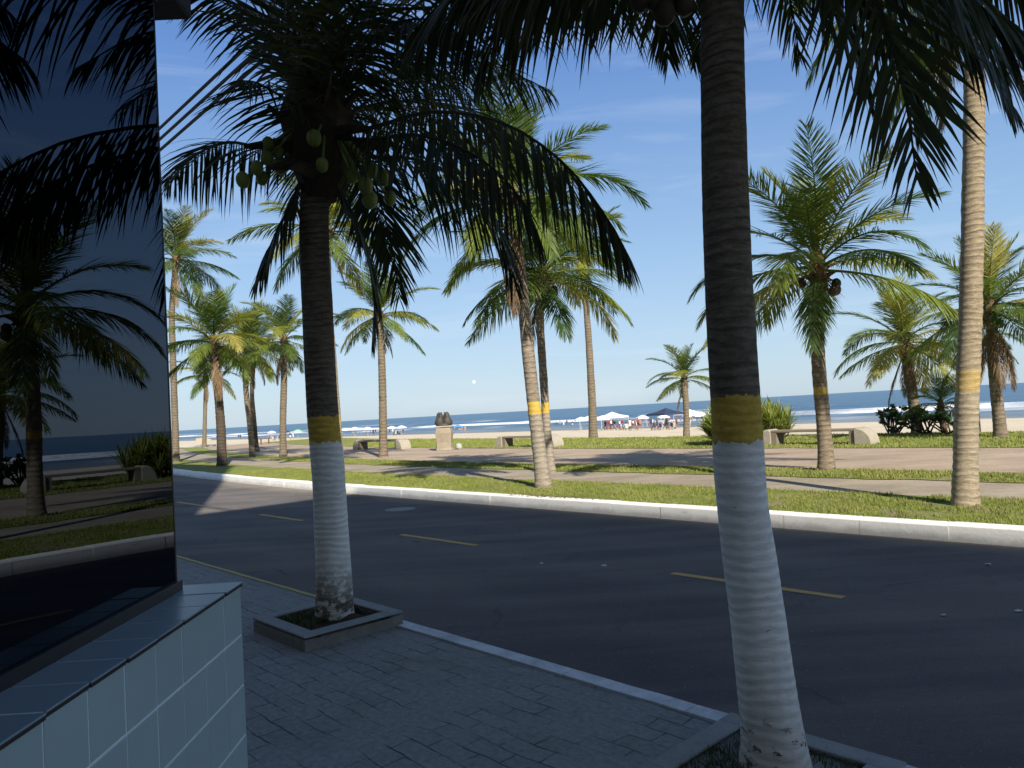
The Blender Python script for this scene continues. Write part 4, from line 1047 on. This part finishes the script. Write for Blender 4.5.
# ------------------------------------------------------------------ the beach crowd
def person_mesh(pose, skin_m, suit_m, top_m, seed):
    """one continuous body grown with a skin modifier, 1.68 m tall"""
    J = dict(pel=(0, 0, .93), sp=(0, 0, 1.14), ch=(0, 0, 1.34), nk=(0, 0, 1.47), hd=(0, -.01, 1.56), ht=(0, 0, 1.66),
             lh=(-.10, 0, .88), rh=(.10, 0, .88), lk=(-.11, -.02, .48), rk=(.11, -.02, .48), lf=(-.12, .02, .07), rf=(.12, .02, .07), lt=(-.13, -.16, .03), rt=(.13, -.16, .03),
             ls=(-.18, 0, 1.38), rs=(.18, 0, 1.38), le=(-.23, .02, 1.10), re=(.23, .02, 1.10), lw=(-.24, -.06, .86), rw=(.24, -.06, .86), lm=(-.24, -.09, .77), rm=(.24, -.09, .77))
    if pose == 'walk':
        J.update(lk=(-.10, -.16, .50), lf=(-.10, -.22, .08), lt=(-.10, -.38, .05), rk=(.10, .04, .48), rf=(.10, .30, .12), rt=(.10, .18, .04), lw=(-.24, .12, .90), rw=(.24, -.20, .92), lm=(-.24, .16, .82), rm=(.24, -.27, .86))
    if pose == 'sit':
        d = Vector((0, 0, -.48))
        for k in ('pel', 'sp', 'ch', 'nk', 'hd', 'ht', 'lh', 'rh', 'ls', 'rs', 'le', 're'): J[k] = tuple(Vector(J[k]) + d)
        J.update(lk=(-.13, -.42, .46), rk=(.13, -.42, .46), lf=(-.13, -.46, .07), rf=(.13, -.46, .07), lt=(-.13, -.62, .03), rt=(.13, -.62, .03), lw=(-.17, -.24, .50), rw=(.17, -.24, .50), lm=(-.15, -.32, .49), rm=(.15, -.32, .49))
    if pose == 'wave':
        J.update(re=(.30, -.05, 1.55), rw=(.26, -.08, 1.80), rm=(.25, -.09, 1.89))
    Rr = dict(pel=.135, sp=.115, ch=.135, nk=.055, hd=.085, ht=.07, lh=.09, rh=.09, lk=.058, rk=.058, lf=.04, rf=.04, lt=.028, rt=.028, ls=.062, rs=.062, le=.042, re=.042, lw=.03, rw=.03, lm=.032, rm=.032)
    names = list(J); E = [('pel', 'sp'), ('sp', 'ch'), ('ch', 'nk'), ('nk', 'hd'), ('hd', 'ht'), ('pel', 'lh'), ('pel', 'rh'), ('lh', 'lk'), ('rh', 'rk'), ('lk', 'lf'), ('rk', 'rf'), ('lf', 'lt'), ('rf', 'rt'),
         ('ch', 'ls'), ('ch', 'rs'), ('ls', 'le'), ('rs', 're'), ('le', 'lw'), ('re', 'rw'), ('lw', 'lm'), ('rw', 'rm')]
    me = bpy.data.meshes.new('tmp'); me.from_pydata([J[k] for k in names], [(names.index(a), names.index(b_)) for a, b_ in E], [])
    o = bpy.data.objects.new('tmp', me); COL.objects.link(o)
    o.modifiers.new('skin', 'SKIN'); sv = me.skin_vertices[0].data if me.skin_vertices else None
    if sv is None:
        bm = bmesh.new(); bm.from_mesh(me); bm.verts.layers.skin.verify(); bm.to_mesh(me); bm.free(); sv = me.skin_vertices[0].data
    for i, k in enumerate(names):
        sv[i].radius = (Rr[k] * (1.25 if k in ('pel', 'sp', 'ch') else 1), Rr[k] * (0.85 if k in ('pel', 'sp', 'ch') else 1)); sv[i].use_root = (k == 'pel')
    sb = o.modifiers.new('sub', 'SUBSURF'); sb.levels = 1; sb.render_levels = 1
    dg = bpy.context.evaluated_depsgraph_get(); dg.update(); ev = o.evaluated_get(dg); out = bpy.data.meshes.new_from_object(ev)
    bpy.data.objects.remove(o); out.name = 'person'
    out.materials.clear()
    hair = M['hair']
    for mm in (skin_m, suit_m, top_m, hair): out.materials.append(mm)
    dz = -0.48 if pose == 'sit' else 0
    for p in out.polygons:
        c = p.center; z = c.z - dz; p.use_smooth = True; p.material_index = 0
        leg_f = pose == 'sit' and c.y < -0.12
        if leg_f: p.material_index = 1 if (c.y > -0.36 and c.z > .36) else 0
        elif z > 1.60 or (z > 1.50 and c.y > 0.03): p.material_index = 3
        elif 0.68 < z < 1.0 and abs(c.x) < 0.2: p.material_index = 1
        elif 1.0 <= z < 1.42 and abs(c.x) < 0.2: p.material_index = 2
    return out
M['hair'] = simple('dark_hair', (0.03, 0.02, 0.015), 0.7, 0.3, 20, 0)
skins = [simple('tanned_skin', (0.26, 0.15, 0.10), 0.6, 0.1, 5, 0), simple('brown_skin', (0.13, 0.075, 0.05), 0.6, 0.1, 5, 0), simple('light_skin', (0.40, 0.26, 0.19), 0.6, 0.1, 5, 0)]
cols = {'red': (0.32, 0.05, 0.05), 'maroon': (0.22, 0.05, 0.07), 'navy': (0.03, 0.04, 0.12), 'white': (0.75, 0.75, 0.73), 'black': (0.03, 0.03, 0.03), 'blue': (0.05, 0.20, 0.50), 'pink': (0.45, 0.22, 0.26), 'green': (0.10, 0.28, 0.14), 'orange': (0.6, 0.25, 0.06)}
CM = {k: simple(k + '_cloth', v, 0.85, 0.15, 8, 0) for k, v in cols.items()}
PEOPLE = {}
def person(u, v, colr, top, pose, label, group, rr):
    key = (pose, colr, top, rr.randint(0, 2))
    if key not in PEOPLE: PEOPLE[key] = person_mesh(pose, skins[key[3]], CM[colr], CM[top] if top else skins[key[3]], 0)
    B = onsand(u, v); o = bpy.data.objects.new('person', PEOPLE[key]); COL.objects.link(o); o.location = B + Vector((0, 0, 0.03))
    o.rotation_euler = (0, 0, rr.uniform(0, 6.28)); k = rr.uniform(0.92, 1.06); o.scale = (k, k, k)
    tag(o, label, 'person', group)
    if pose == 'sit':
        r2 = empty('beach_chair', B + Vector((0, 0, 0.03)), o.rotation_euler.z); r2.scale = (k, k, k)
        tag(r2, label.replace('bather in', 'low chair of bather in').replace('sitting ', '').replace('and ', '').replace('the ', ''), 'chair', 'beach chairs ' + group[8:])
        for nm, me_ in CHAIR: q = bpy.data.objects.new(nm, me_); COL.objects.link(q); q.parent = r2
mch = simple('chair_canvas', (0.55, 0.55, 0.52), 0.8, 0.2, 8, 0)
mb = MB(); mb.box((0, -.08, .34), (.5, .46, .03)); c1_ = mb.build('seat', mch, link=False)
mb = MB(); mb.add([(-.25, .15, .34), (.25, .15, .34), (.25, .38, .92), (-.25, .38, .92), (-.25, .18, .33), (.25, .18, .33), (.25, .41, .91), (-.25, .41, .91)], [(0, 1, 2, 3), (7, 6, 5, 4), (0, 4, 5, 1), (3, 2, 6, 7), (0, 3, 7, 4), (1, 5, 6, 2)]); c2_ = mb.build('backrest', mch, link=False)
CHAIR = [('seat', c1_), ('backrest', c2_)]
for sx in (-.22, .22):
    for sy in (-.28, .2):
        mb = MB(); mb.box((sx, sy, .165), (.035, .035, .33)); CHAIR.append(('leg', mb.build('leg', M['frame'], link=False)))

rr = random.Random(99)
clusters = [  # name, x0,x1,y0,y1,count, palette, poses
 ('in the crowd left of the navy marquee', 603, 641, 428.5, 431.5, 24, ['maroon', 'black', 'black', 'navy', 'white', 'maroon', 'blue', 'red'], ['stand', 'walk', 'sit', 'stand']),
 ('in front of the navy marquee', 650, 680, 428.5, 431.5, 9, ['navy', 'maroon', 'black'], ['sit', 'stand', 'walk']),
 ('in the crowd around the small palm', 640, 735, 423, 427, 24, ['white', 'pink', 'orange', 'red', 'blue', 'black'], ['stand', 'walk', 'stand']),
 ('near the water beside the crossing banded trunks', 546, 574, 425, 429, 7, ['white', 'navy', 'black', 'maroon'], ['stand', 'walk']),
 ('among the white parasols by the straight palm', 338, 404, 433.5, 436.5, 20, ['maroon', 'navy', 'white', 'black', 'red', 'blue'], ['stand', 'sit', 'walk']),
 ('beside the small blue beach tent', 449, 468, 431, 433, 5, ['orange', 'red', 'blue'], ['stand', 'sit']),
 ('by the green parasol at far left', 268, 296, 438, 441, 7, ['black', 'navy', 'white'], ['stand', 'sit']),
 ('on open sand at far left', 238, 242, 438, 440, 2, ['white', 'black'], ['stand', 'walk']),
]
WHAT = {'stand': 'standing', 'walk': 'walking', 'sit': 'sitting'}
for nm, x0, x1, y0, y1, cnt, pal, poses in clusters:
    used = set()
    for i in range(cnt):
        while True:
            colr = rr.choice(pal); top = rr.choice([None, colr, rr.choice(pal), rr.choice(pal)]); pose = rr.choice(poses)
            if (colr, top, pose) not in used: break
        used.add((colr, top, pose))
        u = x0 + (x1 - x0) * (i + rr.uniform(0.1, 0.9)) / cnt; v = rr.uniform(y0, y1)
        dress = ('%s top and %s shorts' % (top, colr)) if top != colr else 'all %s clothes' % colr
        if top is None: dress = 'only %s shorts' % colr
        person(u, v, colr, top, pose, 'bather in %s %s %s' % (dress, WHAT[pose], nm), 'bathers ' + nm, rr)

def parasol(u, v, colr, r, h, label, group='parasols on the beach'):
    B = onsand(u, v) + Vector((0, 0, .02)); root = empty('beach_parasol', B); tag(root, label, 'parasol', group)
    mb = MB(); mb.tube([Vector((0, 0, -.1)), Vector((0, 0, h))], 0.025, 6); mb.build('pole', M['polew'], root)
    mb = MB(); n = 8; V = [Vector((0, 0, h))]
    for j in (0.5, 1.0):
        for k in range(n):
            a = 6.2832 * k / n; V.append(Vector((math.cos(a) * r * j, math.sin(a) * r * j, h - 0.5 * (j ** 1.5))))
    for k in range(n):
        a = 6.2832 * k / n; V.append(Vector((math.cos(a) * r, math.sin(a) * r, h - 0.68)))
    fs = [(0, 1 + k, 1 + (k + 1) % n) for k in range(n)] + [(1 + k, 9 + k, 9 + (k + 1) % n, 1 + (k + 1) % n) for k in range(n)] + [(9 + k, 17 + k, 17 + (k + 1) % n, 9 + (k + 1) % n) for k in range(n)]
    mb.add(V, fs); mb.build('canopy', colr, root)
M['polew'] = simple('white_pole', (0.6, 0.6, 0.6), 0.5, 0.1, 3, 0)
MW = simple('white_canvas', (0.80, 0.80, 0.79), 0.85, 0.05, 3, 0); MG = simple('green_canvas', (0.30, 0.55, 0.35), 0.85, 0.1, 3, 0)
MBL = simple('blue_canvas', (0.06, 0.28, 0.60), 0.85, 0.1, 3, 0); MN = simple('navy_canvas', (0.03, 0.045, 0.09), 0.85, 0.1, 3, 0); MD = simple('dark_canvas', (0.05, 0.06, 0.08), 0.85, .1, 3, 0)
for u, v, lb in [(272, 439, 'white parasol behind the left palm cluster'), (345, 436, 'white parasol seen just right of the near white trunk'), (355, 437, 'second white parasol from the near white trunk'), (368, 436, 'white parasol directly left of the straight palm trunk'),
                 (392, 435, 'white parasol directly right of the straight palm trunk'), (402, 435, 'white parasol farthest from the near trunk, left of the pedestal'),
                 (582, 431, 'white parasol left of the pole palm trunk'), (603, 431, 'white parasol right of the pole palm trunk, beside the marquee'), (643, 428, 'white parasol between the white and navy marquees'),
                 (664, 427, 'white parasol seen below the navy marquee roof'), (700, 427, 'white parasol just right of the small palm'), (714, 427, 'middle white parasol right of the small palm'), (729, 427, 'white parasol next to the closest trunk, far right of its row'),
                 (690, 427, 'white parasol behind the small palm trunk')]:
    parasol(u, v, MW, 1.25, 2.35, lb)
parasol(298, 439, MG, 1.2, 2.3, 'pale green parasol right of the speckled palm trunk')
parasol(287, 438, MD, 1.1, 2.4, 'dark parasol between the white and green ones behind the left palms')

def marquee(u, v, w, h, eave, colr, label, rz=0.0, name='marquee'):
    B = onsand(u, v); root = empty(name, B, rz); tag(root, label, 'tent')
    mb = MB(); a = w / 2
    V = [(-a, -a, eave), (a, -a, eave), (a, a, eave), (-a, a, eave)]
    k = .45; zc = eave + (h - eave) * .40
    V += [(-a * k, -a * k, zc), (a * k, -a * k, zc), (a * k, a * k, zc), (-a * k, a * k, zc), (0, 0, h)]
    V += [(-a, -a, eave - .25), (a, -a, eave - .25), (a, a, eave - .25), (-a, a, eave - .25)]
    fs = [(i, (i + 1) % 4, 4 + (i + 1) % 4, 4 + i) for i in range(4)] + [(4 + i, 4 + (i + 1) % 4, 8) for i in range(4)] + [(9 + i, 9 + (i + 1) % 4, (i + 1) % 4, i) for i in range(4)]
    mb.add(V, fs); mb.build('roof', colr, root)
    for sx in (-a, a):
        for sy in (-a, a):
            mb = MB(); mb.tube([Vector((sx * .98, sy * .98, -.1)), Vector((sx * .98, sy * .98, eave))], 0.04, 6); mb.build('post', M['polew'], root)
marquee(613, 429, 4.3, 3.2, 2.3, MW, 'white marquee with a peaked roof right of the pole palm', 0.6)
marquee(667, 428, 4.6, 3.3, 2.4, MN, 'navy blue marquee roof left of the small palm', 0.5)
marquee(458, 431, 2.6, 2.0, 1.55, MBL, 'small bright blue beach tent behind the stone pedestal', 0.2, 'beach_tent')
marquee(690, 426, 4.2, 3.2, 2.4, MW, 'white marquee partly behind the small palm trunk', 0.6)
marquee(591, 430, 2.8, 2.7, 2.2, MW, 'low white marquee crossed by the pole palm trunk', 0.6)

# tiny white kite in the sky over the sea
B = at(474, 382, 160); mb = MB(); mb.add([(-.35, 0, 0), (0, .05, .45), (.35, 0, 0), (0, .05, -.4), (0, -.12, .05), (0, .14, .02)], [(0, 1, 4), (1, 2, 4), (2, 3, 4), (3, 0, 4), (1, 0, 5), (2, 1, 5), (3, 2, 5), (0, 3, 5)])
o = mb.build('kite', MW); o.location = B; tag(o, 'tiny white speck of a kite in the sky above the sea', 'kite')
